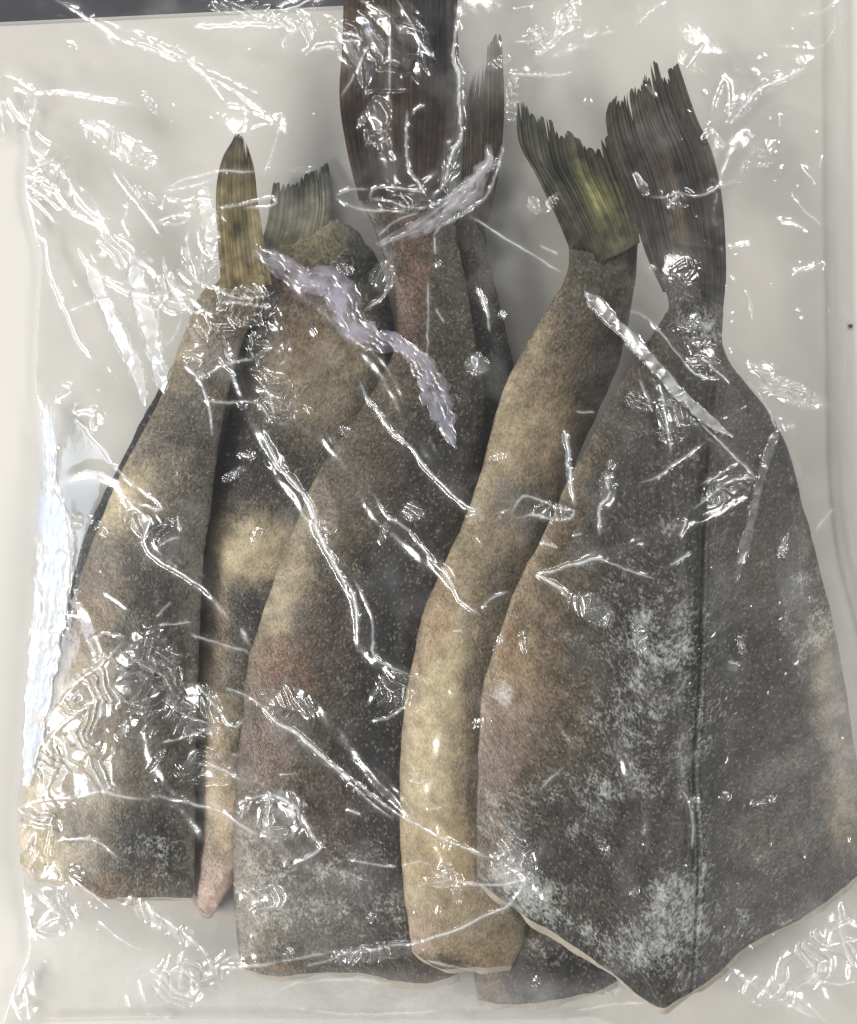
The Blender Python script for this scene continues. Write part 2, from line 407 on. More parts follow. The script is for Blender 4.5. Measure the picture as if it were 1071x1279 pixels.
CREAM, TAN, BROWN = (0.46, 0.385, 0.255), (0.29, 0.235, 0.16), (0.155, 0.11, 0.068)
DARK, INK, GREY = (0.047, 0.042, 0.035), (0.017, 0.017, 0.018), (0.15, 0.145, 0.13)
OLIVE, RED, PINK = (0.13, 0.115, 0.06), (0.145, 0.088, 0.064), (0.36, 0.25, 0.20)

# lowest fish first
make_fish('dark frozen fish almost hidden, its black back edging out beneath the leftmost fish',
    [(236, 420), (189, 503), (152, 575), (114, 650), (94, 710), (82, 760), (70, 850), (70, 980)],
    [(330, 420), (300, 560), (260, 700), (240, 850), (220, 980)], [(236, 420), (285, 405), (330, 420)], [(70, 980), (150, 1010), (220, 980)],
    0.0075, 0.0075, 0.006, INK, [], 0.34, [], 1)
make_fish('grey brown fish with a pale cream patch, wedged beside the leftmost fish',
    [(322, 312), (326, 350), (318, 400), (302, 450), (286, 520), (268, 600), (256, 690), (248, 780), (244, 870), (244, 960), (246, 1050), (240, 1120)],
    [(424, 268), (470, 320), (488, 380), (492, 440), (470, 560), (440, 680), (420, 800), (390, 900), (360, 1000), (325, 1070), (291, 1108)],
    [(322, 312), (370, 300), (424, 268)], [(240, 1120), (248, 1136), (264, 1143), (280, 1122), (291, 1108)],
    0.010, 0.011, 0.013, DARK,
    [(385, 470, 62, 78, 10, TAN, .75), (375, 430, 45, 40, 0, BROWN, .6), (430, 330, 50, 55, 0, INK, .9), (365, 350, 40, 30, 0, (0.10, 0.06, 0.05), .8),
     (330, 570, 70, 70, 0, INK, .8), (302, 695, 50, 46, 0, CREAM, .95), (345, 690, 30, 40, 0, TAN, .7), (325, 770, 60, 28, 0, INK, .9), (270, 790, 22, 60, 0, BROWN, .8),
     (265, 860, 26, 50, 0, TAN, .7), (270, 1000, 26, 90, 0, (0.40, 0.31, 0.20), .9), (262, 1110, 30, 34, 0, PINK, .9)],
    0.38, [(400, 480, 80, 80, 0, .10), (262, 1110, 30, 40, 0, .25)], 2,
    tail=dict(L=[(322, 312), (332, 285), (338, 250), (342, 224)], R=[(408, 296), (415, 262), (414, 230), (410, 203)], base=[(322, 312), (362, 306), (408, 296)],
              tip=[(342, 224), (362, 228), (386, 215), (410, 203)], z0=0.010, z1=0.004, rays=13, c0=(0.13, 0.115, 0.065), c1=(0.11, 0.11, 0.09), rag=0.10, fray=0.55))
make_fish('dark narrow fish behind the middle ones, its fin fading to grey at top centre',
    [(570, 270), (568, 330), (572, 420), (576, 600), (570, 800), (575, 1000), (588, 1180), (597, 1250)],
    [(606, 285), (612, 330), (634, 420), (650, 490), (655, 560), (665, 700), (690, 900), (720, 1050), (765, 1180), (772, 1228)],
    [(570, 270), (588, 262), (606, 285)], [(597, 1250), (640, 1256), (700, 1248), (740, 1240), (772, 1228)],
    0.0085, 0.0085, 0.010, DARK,
    [(600, 330, 40, 80, 0, (0.09, 0.075, 0.06), .7), (610, 500, 60, 130, 0, INK, .95), (615, 1210, 24, 40, 0, BROWN, .9), (612, 1160, 60, 40, 0, TAN, .6), (700, 1190, 60, 40, 0, INK, .7), (660, 1150, 40, 30, 0, BROWN, .6)],
    0.40, [(690, 1190, 60, 30, 0, .25)], 3,
    tail=dict(L=[(570, 272), (577, 220), (580, 150), (592, 88)], R=[(606, 287), (622, 225), (630, 140), (627, 42)], base=[(570, 272), (588, 266), (606, 287)],
              tip=[(592, 88), (604, 66), (617, 48), (627, 42)], z0=0.010, z1=0.012, rays=10, c0=(0.045, 0.036, 0.03), c1=(0.10, 0.08, 0.06), rag=0.14, fray=0.85))
make_fish('leftmost frozen fish with cream belly edge and narrow upright olive tail fin',
    [(274, 345), (250, 368), (226, 425), (201, 495), (167, 560), (133, 630), (100, 722), (77, 800), (60, 850), (44, 920), (32, 985), (24, 1030), (25, 1078)],
    [(336, 342), (326, 375), (302, 430), (286, 490), (272, 560), (263, 640), (254, 700), (250, 780), (247, 860), (244, 950), (244, 1040), (240, 1122)],
    [(274, 345), (305, 338), (336, 342)], [(25, 1078), (45, 1092), (75, 1100), (105, 1110), (130, 1123), (165, 1121), (200, 1121), (240, 1122)],
    0.010, 0.021, 0.012, (0.13, 0.11, 0.082),
    [(236, 430, 26, 90, 28, TAN, .9), (290, 390, 45, 40, 0, (0.06, 0.04, 0.03), .85), (230, 520, 46, 50, 0, DARK, .8), (255, 600, 30, 120, 8, DARK, .75), (160, 625, 46, 34, -30, CREAM, .85),
     (190, 740, 80, 80, 0, (0.085, 0.075, 0.06), .7), (110, 760, 36, 60, 15, BROWN, .8), (205, 850, 44, 220, 0, INK, .75), (190, 740, 34, 70, 0, INK, .6), (90, 870, 42, 70, 15, TAN, .9), (80, 960, 60, 60, 10, CREAM, .7),
     (55, 1050, 44, 60, 0, CREAM, .9), (120, 1000, 60, 40, 0, TAN, .6), (82, 1030, 26, 30, 0, DARK, .7), (190, 1050, 66, 80, 0, INK, .85), (130, 1105, 50, 16, 0, BROWN, .7), (170, 840, 22, 120, 5, DARK, .6)],
    0.40, [(160, 1060, 90, 60, 0, .16), (200, 520, 60, 60, 0, .06)], 4,
    tail=dict(L=[(276, 350), (272, 300), (270, 240), (277, 200), (290, 176)], R=[(338, 345), (330, 300), (322, 250), (318, 212), (309, 180)], base=[(276, 350), (304, 344), (338, 345)],
              tip=[(290, 176), (296, 165), (303, 166), (309, 180)], z0=0.020, z1=0.026, rays=12, c0=(0.18, 0.145, 0.072), c1=(0.06, 0.052, 0.034), rag=0.09, fray=0.2))
make_fish('middle dark brown fish with tan left margin, its broad tail leaving the top edge',
    [(446, 235), (468, 290), (486, 340), (496, 400), (490, 445), (455, 505), (415, 560), (387, 610), (364, 665), (347, 705), (322, 780), (306, 830), (297, 900), (291, 1000), (291, 1100), (297, 1180), (304, 1212)],
    [(562, 235), (572, 300), (590, 400), (606, 500), (600, 600), (585, 700), (570, 800), (562, 900), (558, 1000), (558, 1100), (564, 1180), (574, 1216)],
    [(446, 235), (505, 228), (562, 235)], [(304, 1212), (350, 1220), (400, 1215), (450, 1216), (490, 1224), (535, 1228), (574, 1216)],
    0.021, 0.020, 0.012, (0.060, 0.050, 0.038),
    [(515, 340, 28, 110, -4, RED, .85), (480, 300, 24, 40, 0, DARK, .7), (560, 380, 40, 120, 0, DARK, .8), (500, 500, 50, 60, 30, (0.10, 0.085, 0.06), .6), (400, 600, 40, 60, 30, GREY, .7), (395, 625, 50, 36, 25, TAN, .5),
     (352, 730, 32, 90, 16, TAN, .85), (345, 775, 20, 30, 0, CREAM, .5), (345, 840, 60, 34, 0, (0.165, 0.10, 0.065), .75), (430, 800, 50, 70, 0, (0.075, 0.055, 0.045), .8), (490, 720, 60, 150, 15, INK, .85), (545, 560, 50, 90, 10, INK, .8), (500, 860, 46, 120, 0, INK, .8), (330, 940, 44, 70, 0, (0.16, 0.11, 0.09), .7), (470, 1000, 50, 180, 0, INK, .85),
     (320, 1120, 36, 90, 0, (0.22, 0.19, 0.15), .8), (400, 1130, 60, 70, 0, GREY, .55), (400, 1040, 60, 60, 0, (0.08, 0.06, 0.055), .7), (440, 600, 60, 60, 0, (0.09, 0.07, 0.05), .6), (330, 1215, 40, 10, 0, BROWN, .7)],
    0.40, [(400, 1130, 120, 70, 0, .18), (330, 1100, 40, 100, 0, .12)], 5,
    tail=dict(L=[(446, 240), (432, 180), (424, 120), (428, 50), (430, -45)], R=[(560, 240), (570, 170), (574, 100), (572, 30), (572, -45)], base=[(446, 240), (505, 234), (560, 240)],
              tip=[(430, -45), (478, -38), (520, -42), (572, -45)], z0=0.026, z1=0.020, rays=22, c0=(0.026, 0.017, 0.015), c1=(0.055, 0.036, 0.021), rag=0.06, fray=0.1,
              cmid=(0.8, 0.3, 0.8, 0.5, (0.016, 0.016, 0.018)), tilt=0.002))
make_fish('long slim fish with cream belly and forked tail, tucked under the widest fish',
    [(712, 308), (708, 345), (685, 385), (655, 435), (630, 485), (612, 545), (598, 600), (576, 660), (550, 715), (531, 760), (517, 820), (506, 880), (500, 950), (499, 1020), (502, 1090), (508, 1150), (514, 1186)],
    [(798, 290), (795, 340), (785, 400), (772, 460), (745, 520), (720, 580), (700, 680), (680, 800), (670, 900), (665, 1000), (665, 1100), (655, 1170), (640, 1206)],
    [(712, 308), (752, 312), (798, 290)], [(514, 1186), (532, 1199), (555, 1210), (590, 1208), (640, 1206)],
    0.031, 0.021, 0.0115, (0.20, 0.155, 0.095),
    [(745, 350, 60, 60, 0, DARK, .85), (750, 440, 34, 90, 15, INK, .85), (692, 425, 52, 80, 25, (0.085, 0.068, 0.048), .85), (722, 375, 50, 50, 0, (0.06, 0.05, 0.04), .7), (650, 470, 16, 90, 25, TAN, .6), (655, 550, 50, 55, 10, TAN, .6), (610, 610, 16, 60, 20, CREAM, .5),
     (660, 640, 60, 36, 0, (0.085, 0.08, 0.07), .8), (610, 700, 46, 50, 0, TAN, .8), (640, 740, 50, 60, 20, (0.10, 0.085, 0.06), .75), (520, 900, 10, 120, 4, (0.25, 0.16, 0.09), .7), (585, 900, 16, 160, 3, BROWN, .5), (545, 780, 18, 60, 15, (0.22, 0.11, 0.06), .7), (560, 840, 34, 80, 6, CREAM, .85), (612, 880, 30, 120, 0, (0.10, 0.085, 0.06), .8), (540, 960, 36, 110, 0, CREAM, .9),
     (595, 1020, 26, 120, 0, (0.13, 0.10, 0.07), .75), (545, 1080, 46, 60, 0, (0.40, 0.31, 0.18), .8), (560, 1150, 50, 36, 0, TAN, .8), (520, 1170, 24, 30, 0, PINK, .6), (535, 1202, 40, 12, 0, DARK, .8)],
    0.36, [(770, 300, 50, 40, 0, .18), (640, 1100, 60, 50, 0, .3)], 6,
    tail=dict(L=[(712, 312), (696, 272), (668, 215), (648, 175), (643, 110)], R=[(798, 292), (792, 260), (778, 212), (764, 168)], base=[(712, 312), (752, 314), (798, 292)],
              tip=[(643, 110), (664, 138), (688, 152), (712, 166), (736, 182), (764, 168)], z0=0.030, z1=0.016, rays=20, c0=(0.045, 0.042, 0.028), c1=(0.032, 0.032, 0.026), rag=0.13, fray=0.45,
              cmid=(0.72, 0.22, 0.5, 0.4, (0.11, 0.105, 0.045))))
make_fish('widest fish at right, charcoal back frosted white, with a ridge down its middle',
    [(822, 345), (835, 385), (802, 435), (767, 495), (737, 550), (710, 600), (692, 640), (667, 690), (642, 740), (622, 800), (605, 850), (599, 900), (597, 980), (595, 1060), (597, 1100)],
    [(905, 365), (904, 430), (925, 470), (958, 510), (985, 560), (1002, 625), (1022, 700), (1040, 770), (1055, 850), (1066, 920), (1078, 1000), (1086, 1082)],
    [(822, 345), (860, 338), (905, 365)], [(597, 1100), (650, 1140), (700, 1170), (760, 1212), (800, 1245), (828, 1259), (850, 1248), (900, 1214), (935, 1180), (1000, 1148), (1050, 1112), (1086, 1082)],
    0.0455, 0.018, 0.0105, (0.044, 0.041, 0.036),
    [(790, 470, 40, 60, 30, (0.085, 0.068, 0.05), .5), (704, 610, 22, 70, 28, (0.20, 0.155, 0.10), .75), (665, 720, 34, 100, 24, (0.25, 0.20, 0.135), .8), (700, 770, 40, 60, 20, (0.13, 0.10, 0.068), .8), (640, 850, 44, 60, 5, (0.34, 0.255, 0.16), .85), (695, 850, 50, 50, 0, (0.125, 0.095, 0.062), .75),
     (628, 930, 40, 70, 0, (0.23, 0.17, 0.135), .8), (690, 920, 46, 40, 0, (0.11, 0.085, 0.06), .7), (620, 1060, 30, 60, 0, (0.20, 0.16, 0.13), .7), (870, 650, 16, 300, 0, INK, .75), (900, 560, 40, 80, 0, DARK, .6), (910, 800, 40, 90, 0, INK, .6), (870, 950, 14, 300, 0, INK, .8),
     (985, 590, 10, 70, -15, INK, .9), (960, 720, 50, 60, 0, (0.075, 0.068, 0.058), .6), (700, 690, 14, 80, 22, (0.10, 0.07, 0.04), .7), (640, 790, 10, 60, 14, (0.16, 0.09, 0.05), .6), (730, 800, 30, 60, 10, DARK, .6), (940, 830, 70, 8, 28, INK, .6), (985, 850, 60, 9, 30, (0.03, 0.028, 0.025), .6), (985, 925, 46, 7, -32, INK, .8), (900, 740, 24, 60, 0, (0.09, 0.09, 0.088), .5), (885, 1030, 16, 100, 4, INK, .7), (1000, 1040, 60, 14, -28, (0.11, 0.105, 0.10), .6), (850, 820, 10, 240, 1, (0.10, 0.10, 0.095), .5), (1035, 860, 22, 90, -8, (0.30, 0.26, 0.20), .8), (990, 960, 60, 26, -28, (0.13, 0.125, 0.115), .7), (985, 900, 60, 10, -30, DARK, .8), (950, 1040, 60, 40, 0, (0.10, 0.09, 0.08), .6), (1060, 1000, 26, 60, 0, TAN, .6), (900, 1000, 30, 80, 10, INK, .6)],
    0.40, [(800, 790, 90, 60, 10, .26), (740, 930, 80, 90, 0, .20), (630, 1040, 60, 70, 0, .22), (820, 900, 60, 120, 0, .16), (650, 1120, 50, 30, 30, .32), (830, 1140, 30, 80, 0, .34), (760, 1170, 70, 40, 30, .30), (880, 400, 50, 40, 0, .32), (995, 960, 60, 60, 0, .10), (1010, 760, 40, 90, -10, .22), (660, 1100, 40, 20, 20, .2),
           (870, 1100, 16, 100, 0, .25), (632, 868, 13, 15, 0, .5), (820, 600, 100, 100, 0, .10), (930, 1160, 60, 50, 0, .18)], 7, ridge=0.58, peak=1.9, n=240, m=190,
    groove=[(888, 440), (878, 560), (872, 700), (868, 850), (861, 960), (866, 1040), (866, 1120), (858, 1240)],
    tail=dict(L=[(824, 355), (805, 312), (785, 245), (765, 192), (757, 150), (760, 130)], R=[(905, 372), (908, 330), (903, 250), (890, 190), (870, 145), (848, 80)], base=[(824, 355), (862, 350), (905, 372)],
              tip=[(760, 130), (778, 114), (800, 98), (816, 78), (832, 88), (848, 80)], z0=0.032, z1=0.020, rays=24, c0=(0.030, 0.028, 0.025), c1=(0.045, 0.037, 0.029), rag=0.10, fray=0.30,
              cmid=(0.45, 0.08, 0.42, 0.2, (0.12, 0.085, 0.055))))

# ------------------------------------------------------------------ the bag
OUT = [(-62, 176), (0, 173), (22, 163), (35, 172), (31, 235), (42, 290), (50, 320), (46, 400), (44, 480), (50, 520), (58, 600), (46, 700), (38, 780), (30, 870), (22, 960), (17, 1010), (20, 1060), (27, 1110), (36, 1180), (30, 1205), (22, 1222), (8, 1262), (-4, 1300)]
OUT = [tuple(q) for q in spline(OUT, 140)] + [(60, 1277), (250, 1274), (500, 1276), (690, 1275), (740, 1271), (800, 1290), (1130, 1360), (1240, 1330), (1240, 1000), (1150, 820), (1066, 690), (1056, 400), (1053, 0), (1052, -60), (-60, -60)]
STEP = 1.36
gx = np.arange(-62, 1244, STEP); gy = np.arange(-62, 1364, STEP)
GX, GY = np.meshgrid(gx, gy)

def inside(poly, X, Y):
    r = np.zeros(X.shape, bool); n = len(poly)
    for i in range(n):
        (x0, y0), (x1, y1) = poly[i], poly[(i+1) % n]
        if y0 == y1: continue
        c = ((Y >= min(y0, y1)) & (Y < max(y0, y1)))
        r ^= c & (X < x0+(Y-y0)*(x1-x0)/(y1-y0))
    return r
def nearest(poly, x, y, closed=True):
    bd = np.full(x.shape, 1e9); bx = x.copy(); by = y.copy(); n = len(poly)
    for i in range(n if closed else n-1):
        (x0, y0), (x1, y1) = poly[i], poly[(i+1) % n]
        dx, dy = x1-x0, y1-y0; l2 = dx*dx+dy*dy+1e-9
        t = np.clip(((x-x0)*dx+(y-y0)*dy)/l2, 0, 1); px, py = x0+t*dx, y0+t*dy
        d = np.hypot(x-px, y-py); k = d < bd
        bd[k] = d[k]; bx[k] = px[k]; by[k] = py[k]
    return bd, bx, by

# what the film lies on: upper envelope of the fish, then a stretched membrane over it
CS = 3.0
cxn, cyn = int(1306/CS)+3, int(1426/CS)+3
env = np.full((cyn, cxn), 0.0010)
for X, Y, Z in TOPS:
    i = np.clip(((Y+62)/CS).round().astype(int), 0, cyn-1); j = np.clip(((X+62)/CS).round().astype(int), 0, cxn-1)
    np.maximum.at(env, (i, j), Z)
for pts, z0_, z1_ in (([(190, 505), (150, 580), (112, 650), (92, 715), (76, 800), (58, 860), (48, 900)], 0.022, 0.012),):
    for (x, y), zz in zip(spline(pts, 300), np.linspace(z0_, z1_, 300)):      # air pockets hold the film up here
        i, j = int((y+62)/CS), int((x+62)/CS); env[i:i+2, j:j+2] = np.maximum(env[i:i+2, j:j+2], zz)
def blur(a, k=1):
    for _ in range(k):
        b = np.pad(a, 1, mode='edge')
        a = (b[:-2, 1:-1]+b[2:, 1:-1]+b[1:-1, :-2]+b[1:-1, 2:])*0.25
    return a
hole = np.maximum.reduce([np.roll(np.roll(env, a, 0), b, 1) for a in (-1, 0, 1) for b in (-1, 0, 1)])
env = np.where(env < 0.0011, np.where(hole > 0.0011, 0.5*(hole+env), env), env)
CXg, CYg = np.meshgrid(np.arange(cxn)*CS-62, np.arange(cyn)*CS-62)
cin = inside(OUT, CXg, CYg)
ed = nearest(OUT, CXg.ravel(), CYg.ravel())[0].reshape(CXg.shape)
K = 4                                   # taut membrane: relax coarsely first, then finely
ny, nx = -(-cyn//K), -(-cxn//K)
pe = np.pad(env, ((0, ny*K-cyn), (0, nx*K-cxn)), constant_values=0.001).reshape(ny, K, nx, K).max((1, 3))
pd = np.pad(ed, ((0, ny*K-cyn), (0, nx*K-cxn)), mode='edge').reshape(ny, K, nx, K).min((1, 3))
cm = pe.copy()
for it in range(700):
    cm = np.maximum(pe, blur(cm)); cm = np.where(pd < 8, np.minimum(cm, 0.0014), cm)
uy, ux = (np.arange(cyn)+0.5)/K-0.5, (np.arange(cxn)+0.5)/K-0.5
iy, ix = np.clip(uy.astype(int), 0, ny-2), np.clip(ux.astype(int), 0, nx-2); hy, hx = np.clip(uy-iy, 0, 1)[:, None], np.clip(ux-ix, 0, 1)[None]
mem = (cm[iy][:, ix]*(1-hx)+cm[iy][:, ix+1]*hx)*(1-hy)+(cm[iy+1][:, ix]*(1-hx)+cm[iy+1][:, ix+1]*hx)*hy
for it in range(160):
    mem = np.maximum(env, blur(mem))
    mem = np.where(ed < 4, np.minimum(mem, 0.0012), mem)
mem = blur(mem, 10)
def up(a):
    u = (GX+62)/CS; v = (GY+62)/CS; i = np.clip(v.astype(int), 0, cyn-2); j = np.clip(u.astype(int), 0, cxn-2); f = u-j; h = v-i
    return (a[i, j]*(1-f)+a[i, j+1]*f)*(1-h)+(a[i+1, j]*(1-f)+a[i+1, j+1]*f)*h
film = up(mem) + 0.0016
edge = np.clip(up(ed)/14.0, 0, 1)

# wrinkles, traced as image-pixel polylines per area (origin, scale) -> list of (width, height, points)
S4 = 400/1071.0; S35 = 350/1071.0
CREASES = []
def area(ox, oy, s, items):
    for wd, ht, pts in items:
        CREASES.append((wd, ht, [(ox+x*s, oy+y*s) for x, y in pts]))
area(0, 0, S4, [
 (2.4, 1.3, [(185, 0), (270, 45), (355, 95), (400, 125), (490, 160), (590, 200), (650, 222)]),
 (3.0, 1.5, [(440, 105), (500, 135), (570, 170), (640, 210), (690, 250), (770, 290), (850, 345), (915, 400), (932, 412)]),
 (2.2, 1.2, [(665, 225), (700, 265), (735, 310), (755, 335)]),
 (2.4, 1.3, [(932, 410), (930, 450), (915, 500), (890, 575)]),
 (1.8, 1.0, [(800, 385), (830, 375), (870, 382), (920, 408)]), (1.8, 1.0, [(840, 435), (880, 420), (920, 410)]),
 (2.2, 1.2, [(755, 350), (800, 360), (825, 365), (815, 430), (790, 450)]),
 (2.2, 1.2, [(0, 250), (40, 250), (80, 280), (125, 305), (200, 310), (300, 322), (380, 338), (450, 355)]),
 (1.6, 0.9, [(125, 305), (105, 400), (90, 450), (60, 435), (20, 465)]), (2.0, 1.1, [(0, 300), (8, 380), (15, 460)]),
 (1.8, 0.9, [(95, 450), (120, 530), (150, 600)]),
 (2.2, 1.2, [(80, 630), (100, 580), (150, 545), (190, 555), (240, 620), (290, 690), (350, 730), (410, 738)]),
 (2.2, 1.2, [(80, 632), (140, 605), (180, 625), (220, 680), (260, 720), (330, 750)]),
 (2.0, 1.1, [(85, 640), (105, 700), (125, 785), (150, 800), (165, 880), (190, 960), (220, 1030), (240, 1071)]),
 (2.0, 1.0, [(370, 560), (420, 630), (470, 690), (540, 790)]), (1.6, 0.8, [(400, 570), (450, 640), (500, 720)]),
 (2.0, 1.0, [(545, 635), (610, 600), (700, 578), (720, 570), (860, 575)]), (1.8, 0.9, [(550, 638), (640, 620), (725, 600)]),
 (2.0, 1.1, [(550, 655), (580, 670), (650, 662), (720, 672)]), (2.2, 1.2, [(725, 690), (800, 685), (920, 660), (905, 690), (820, 695)]),
 (2.2, 1.2, [(515, 745), (580, 720), (640, 718), (600, 745), (520, 745)]), (2.2, 1.2, [(540, 700), (552, 655)]), (2.2, 1.1, [(620, 690), (690, 685)]),
 (1.8, 1.0, [(640, 760), (625, 820), (650, 900), (670, 950), (750, 970)]), (1.8, 0.9, [(665, 755), (670, 810), (700, 860), (735, 862)]),
 (2.6, 1.4, [(265, 830), (300, 890), (360, 940), (420, 970), (480, 985), (540, 1000), (590, 980)]),
 (2.4, 1.2, [(545, 850), (560, 940), (590, 990), (620, 1050)]), (2.0, 1.1, [(590, 985), (640, 1045)]),
 (2.4, 1.2, [(410, 680), (430, 690), (415, 740), (440, 790)]), (2.2, 0.9, [(640, 95), (720, 92), (840, 88), (960, 90)]),
 (2.2, 1.1, [(230, 1040), (300, 1010), (380, 1000)]), (2.4, 1.2, [(820, 20), (930, 75), (1000, 110)])])
area(350, 0, S4, [
 (2.2, 1.1, [(270, 0), (330, 30), (365, 50)]), (1.6, 0.6, [(365, 50), (370, 120), (365, 330)]),
 (2.4, 1.3, [(185, 115), (215, 135), (275, 135)]), (2.0, 1.1, [(185, 112), (240, 112), (275, 132)]),
 (2.6, 1.4, [(80, 190), (130, 160), (200, 155)]), (2.4, 1.2, [(345, 212), (372, 202), (402, 212)]),
 (3.0, 1.4, [(590, 20), (588, 100), (580, 190), (598, 250), (600, 370), (605, 470), (580, 500), (560, 560), (545, 620), (510, 660)]),
 (2.4, 1.3, [(425, 370), (425, 480), (430, 560), (460, 610), (490, 655)]),
 (2.4, 1.3, [(300, 660), (315, 628), (380, 628), (450, 635), (480, 645)]),
 (2.4, 1.3, [(300, 665), (360, 672), (420, 690), (500, 690), (560, 660), (620, 620), (690, 555), (700, 490)]),
 (2.4, 1.3, [(190, 655), (230, 635), (290, 632)]), (2.2, 1.2, [(190, 665), (240, 690), (300, 705), (370, 705), (430, 710)]),
 (2.2, 1.3, [(515, 785), (540, 755), (600, 725), (660, 685), (700, 640), (730, 560), (745, 490)]),
 (2.0, 0.9, [(340, 820), (420, 780), (500, 720), (580, 660)]), (2.0, 0.9, [(390, 800), (470, 765), (560, 700), (640, 620)]), (1.8, 0.8, [(330, 790), (380, 745), (470, 705)]),
 (2.2, 1.1, [(750, 245), (850, 250), (970, 245)]), (2.4, 1.2, [(780, 30), (840, 20)]), (2.6, 1.3, [(830, 90), (870, 130), (780, 140)]),
 (2.6, 1.1, [(990, 20), (970, 90), (920, 145), (870, 190)]), (2.0, 1.1, [(655, 960), (690, 1010), (700, 1071)]),
 (1.8, 0.7, [(870, 820), (930, 850)]), (1.8, 0.7, [(640, 725), (760, 800), (860, 860), (940, 910)]), (1.8, 0.8, [(518, 790), (522, 850)]),
 (2.2, 0.9, [(390, 0), (440, 80), (480, 160), (520, 200)]), (2.0, 0.8, [(205, 320), (260, 230), (300, 140)]), (2.2, 1.1, [(0, 40), (60, 20), (100, 0)]), (2.2, 1.0, [(445, 385), (460, 365), (485, 350)])])
area(671, 0, S4, [
 (2.6, 1.0, [(330, 90), (380, 40), (430, 0)]), (3.0, 1.2, [(100, 70), (120, 20), (140, 0)]), (2.6, 1.0, [(0, 190), (50, 140), (90, 80)]),
 (2.4, 0.9, [(490, 240), (520, 200), (560, 140)]), (2.2, 1.0, [(870, 52), (930, 48), (980, 20), (1010, 0)]),
 (1.8, 0.7, [(800, 155), (915, 165), (960, 150), (1000, 80)]), (2.4, 1.0, [(580, 380), (610, 290), (625, 262), (640, 285), (640, 400)]),
 (2.8, 1.2, [(645, 410), (700, 350), (730, 310), (780, 280), (830, 260), (890, 225), (915, 195)]), (2.2, 1.1, [(710, 330), (760, 275), (740, 320)]),
 (2.2, 1.1, [(855, 655), (890, 700), (950, 755)]), (2.2, 1.1, [(805, 740), (860, 745), (910, 775)]), (2.2, 1.0, [(850, 918), (890, 900), (940, 888)]),
 (2.2, 1.1, [(697, 970), (710, 1010), (720, 1060)]), (2.2, 1.2, [(385, 660), (440, 655), (460, 640), (540, 655), (620, 620), (660, 615)]), (2.0, 1.1, [(440, 700), (455, 665), (480, 650)]),
 (2.0, 1.0, [(640, 830), (720, 810)]), (2.0, 1.0, [(955, 900), (965, 880)]), (2.0, 1.0, [(955, 520), (945, 560)]), (2.4, 1.2, [(885, 560), (935, 615)]), (2.0, 1.0, [(735, 200), (765, 185)]),
 (1.8, 0.8, [(0, 255), (60, 252), (115, 240)]), (2.0, 0.8, [(810, 380), (815, 430)])])
area(0, 350, S4, [
 (2.2, 1.2, [(180, 0), (210, 70), (230, 120), (250, 170), (275, 215), (310, 260)]), (2.4, 1.3, [(365, 0), (430, 40), (490, 50), (560, 50), (580, 15)]),
 (2.0, 1.1, [(440, 60), (520, 100), (560, 50)]), (2.0, 1.1, [(535, 80), (525, 230), (590, 180), (610, 110)]), (2.0, 1.2, [(600, 50), (640, 105), (690, 98)]),
 (2.0, 1.1, [(620, 275), (670, 340), (690, 390), (705, 440), (710, 520)]), (2.0, 1.1, [(680, 400), (760, 410), (860, 410), (915, 490)]),
 (2.4, 1.3, [(870, 500), (900, 560), (950, 640), (1000, 700), (1030, 730), (1071, 830)]),
 (2.2, 1.3, [(255, 465), (290, 500), (330, 550), (380, 620), (430, 670), (480, 705), (530, 740), (540, 765), (490, 760), (430, 735)]),
 (2.4, 1.3, [(410, 715), (450, 760), (500, 800), (490, 840), (480, 870), (510, 920), (580, 970), (650, 1010), (715, 1060)]),
 (3.0, 1.4, [(255, 440), (300, 430), (325, 445)]), (2.0, 1.1, [(530, 890), (560, 870), (600, 860)]), (2.0, 1.1, [(595, 790), (605, 840)]),
 (1.8, 1.0, [(125, 380), (150, 440), (160, 540), (150, 640), (165, 720), (150, 770)]), (1.8, 1.0, [(185, 440), (178, 560), (180, 640), (200, 730), (230, 800), (250, 900)]),
 (2.4, 1.2, [(190, 400), (230, 380), (245, 375)]), (1.8, 1.0, [(660, 330), (720, 300), (790, 270), (850, 265)]), (2.0, 1.1, [(720, 30), (800, 60), (900, 50)]), (2.0, 1.1, [(730, 70), (830, 80), (910, 95)]), (2.0, 1.0, [(860, 330), (900, 380), (920, 470)])])
area(350, 350, S4, [
 (2.4, 1.3, [(0, 590), (30, 660), (80, 720), (110, 790), (140, 860), (180, 930), (210, 1000), (240, 1071)]),
 (2.4, 1.4, [(265, 335), (290, 390), (320, 430), (360, 490), (410, 540), (450, 570), (490, 630), (540, 680), (600, 740), (680, 775)]),
 (2.4, 1.3, [(310, 715), (360, 790), (420, 830), (470, 890), (530, 960), (570, 1010), (600, 1071)]),
 (1.8, 1.0, [(775, 795), (780, 760), (820, 722), (880, 740), (940, 765), (985, 770), (970, 800), (920, 800), (850, 785), (790, 798)]),
 (3.4, 1.5, [(950, 500), (965, 580), (975, 680), (985, 750)]), (2.0, 1.2, [(865, 985), (950, 960), (1050, 930), (1071, 930)]), (2.2, 1.2, [(865, 988), (920, 1020), (970, 1050)]),
 (2.2, 1.2, [(655, 20), (690, 90), (700, 170)]), (1.8, 1.0, [(620, 790), (660, 780)]), (2.4, 1.3, [(870, 880), (930, 890)]), (2.0, 1.1, [(980, 855), (1010, 845)]), (2.2, 1.2, [(290, 95), (340, 60), (380, 0)]), (1.6, 0.7, [(495, 0), (495, 100), (495, 250)]), (1.8, 0.8, [(990, 440), (1050, 445)]),
 (1.8, 0.9, [(520, 95), (550, 140)])])
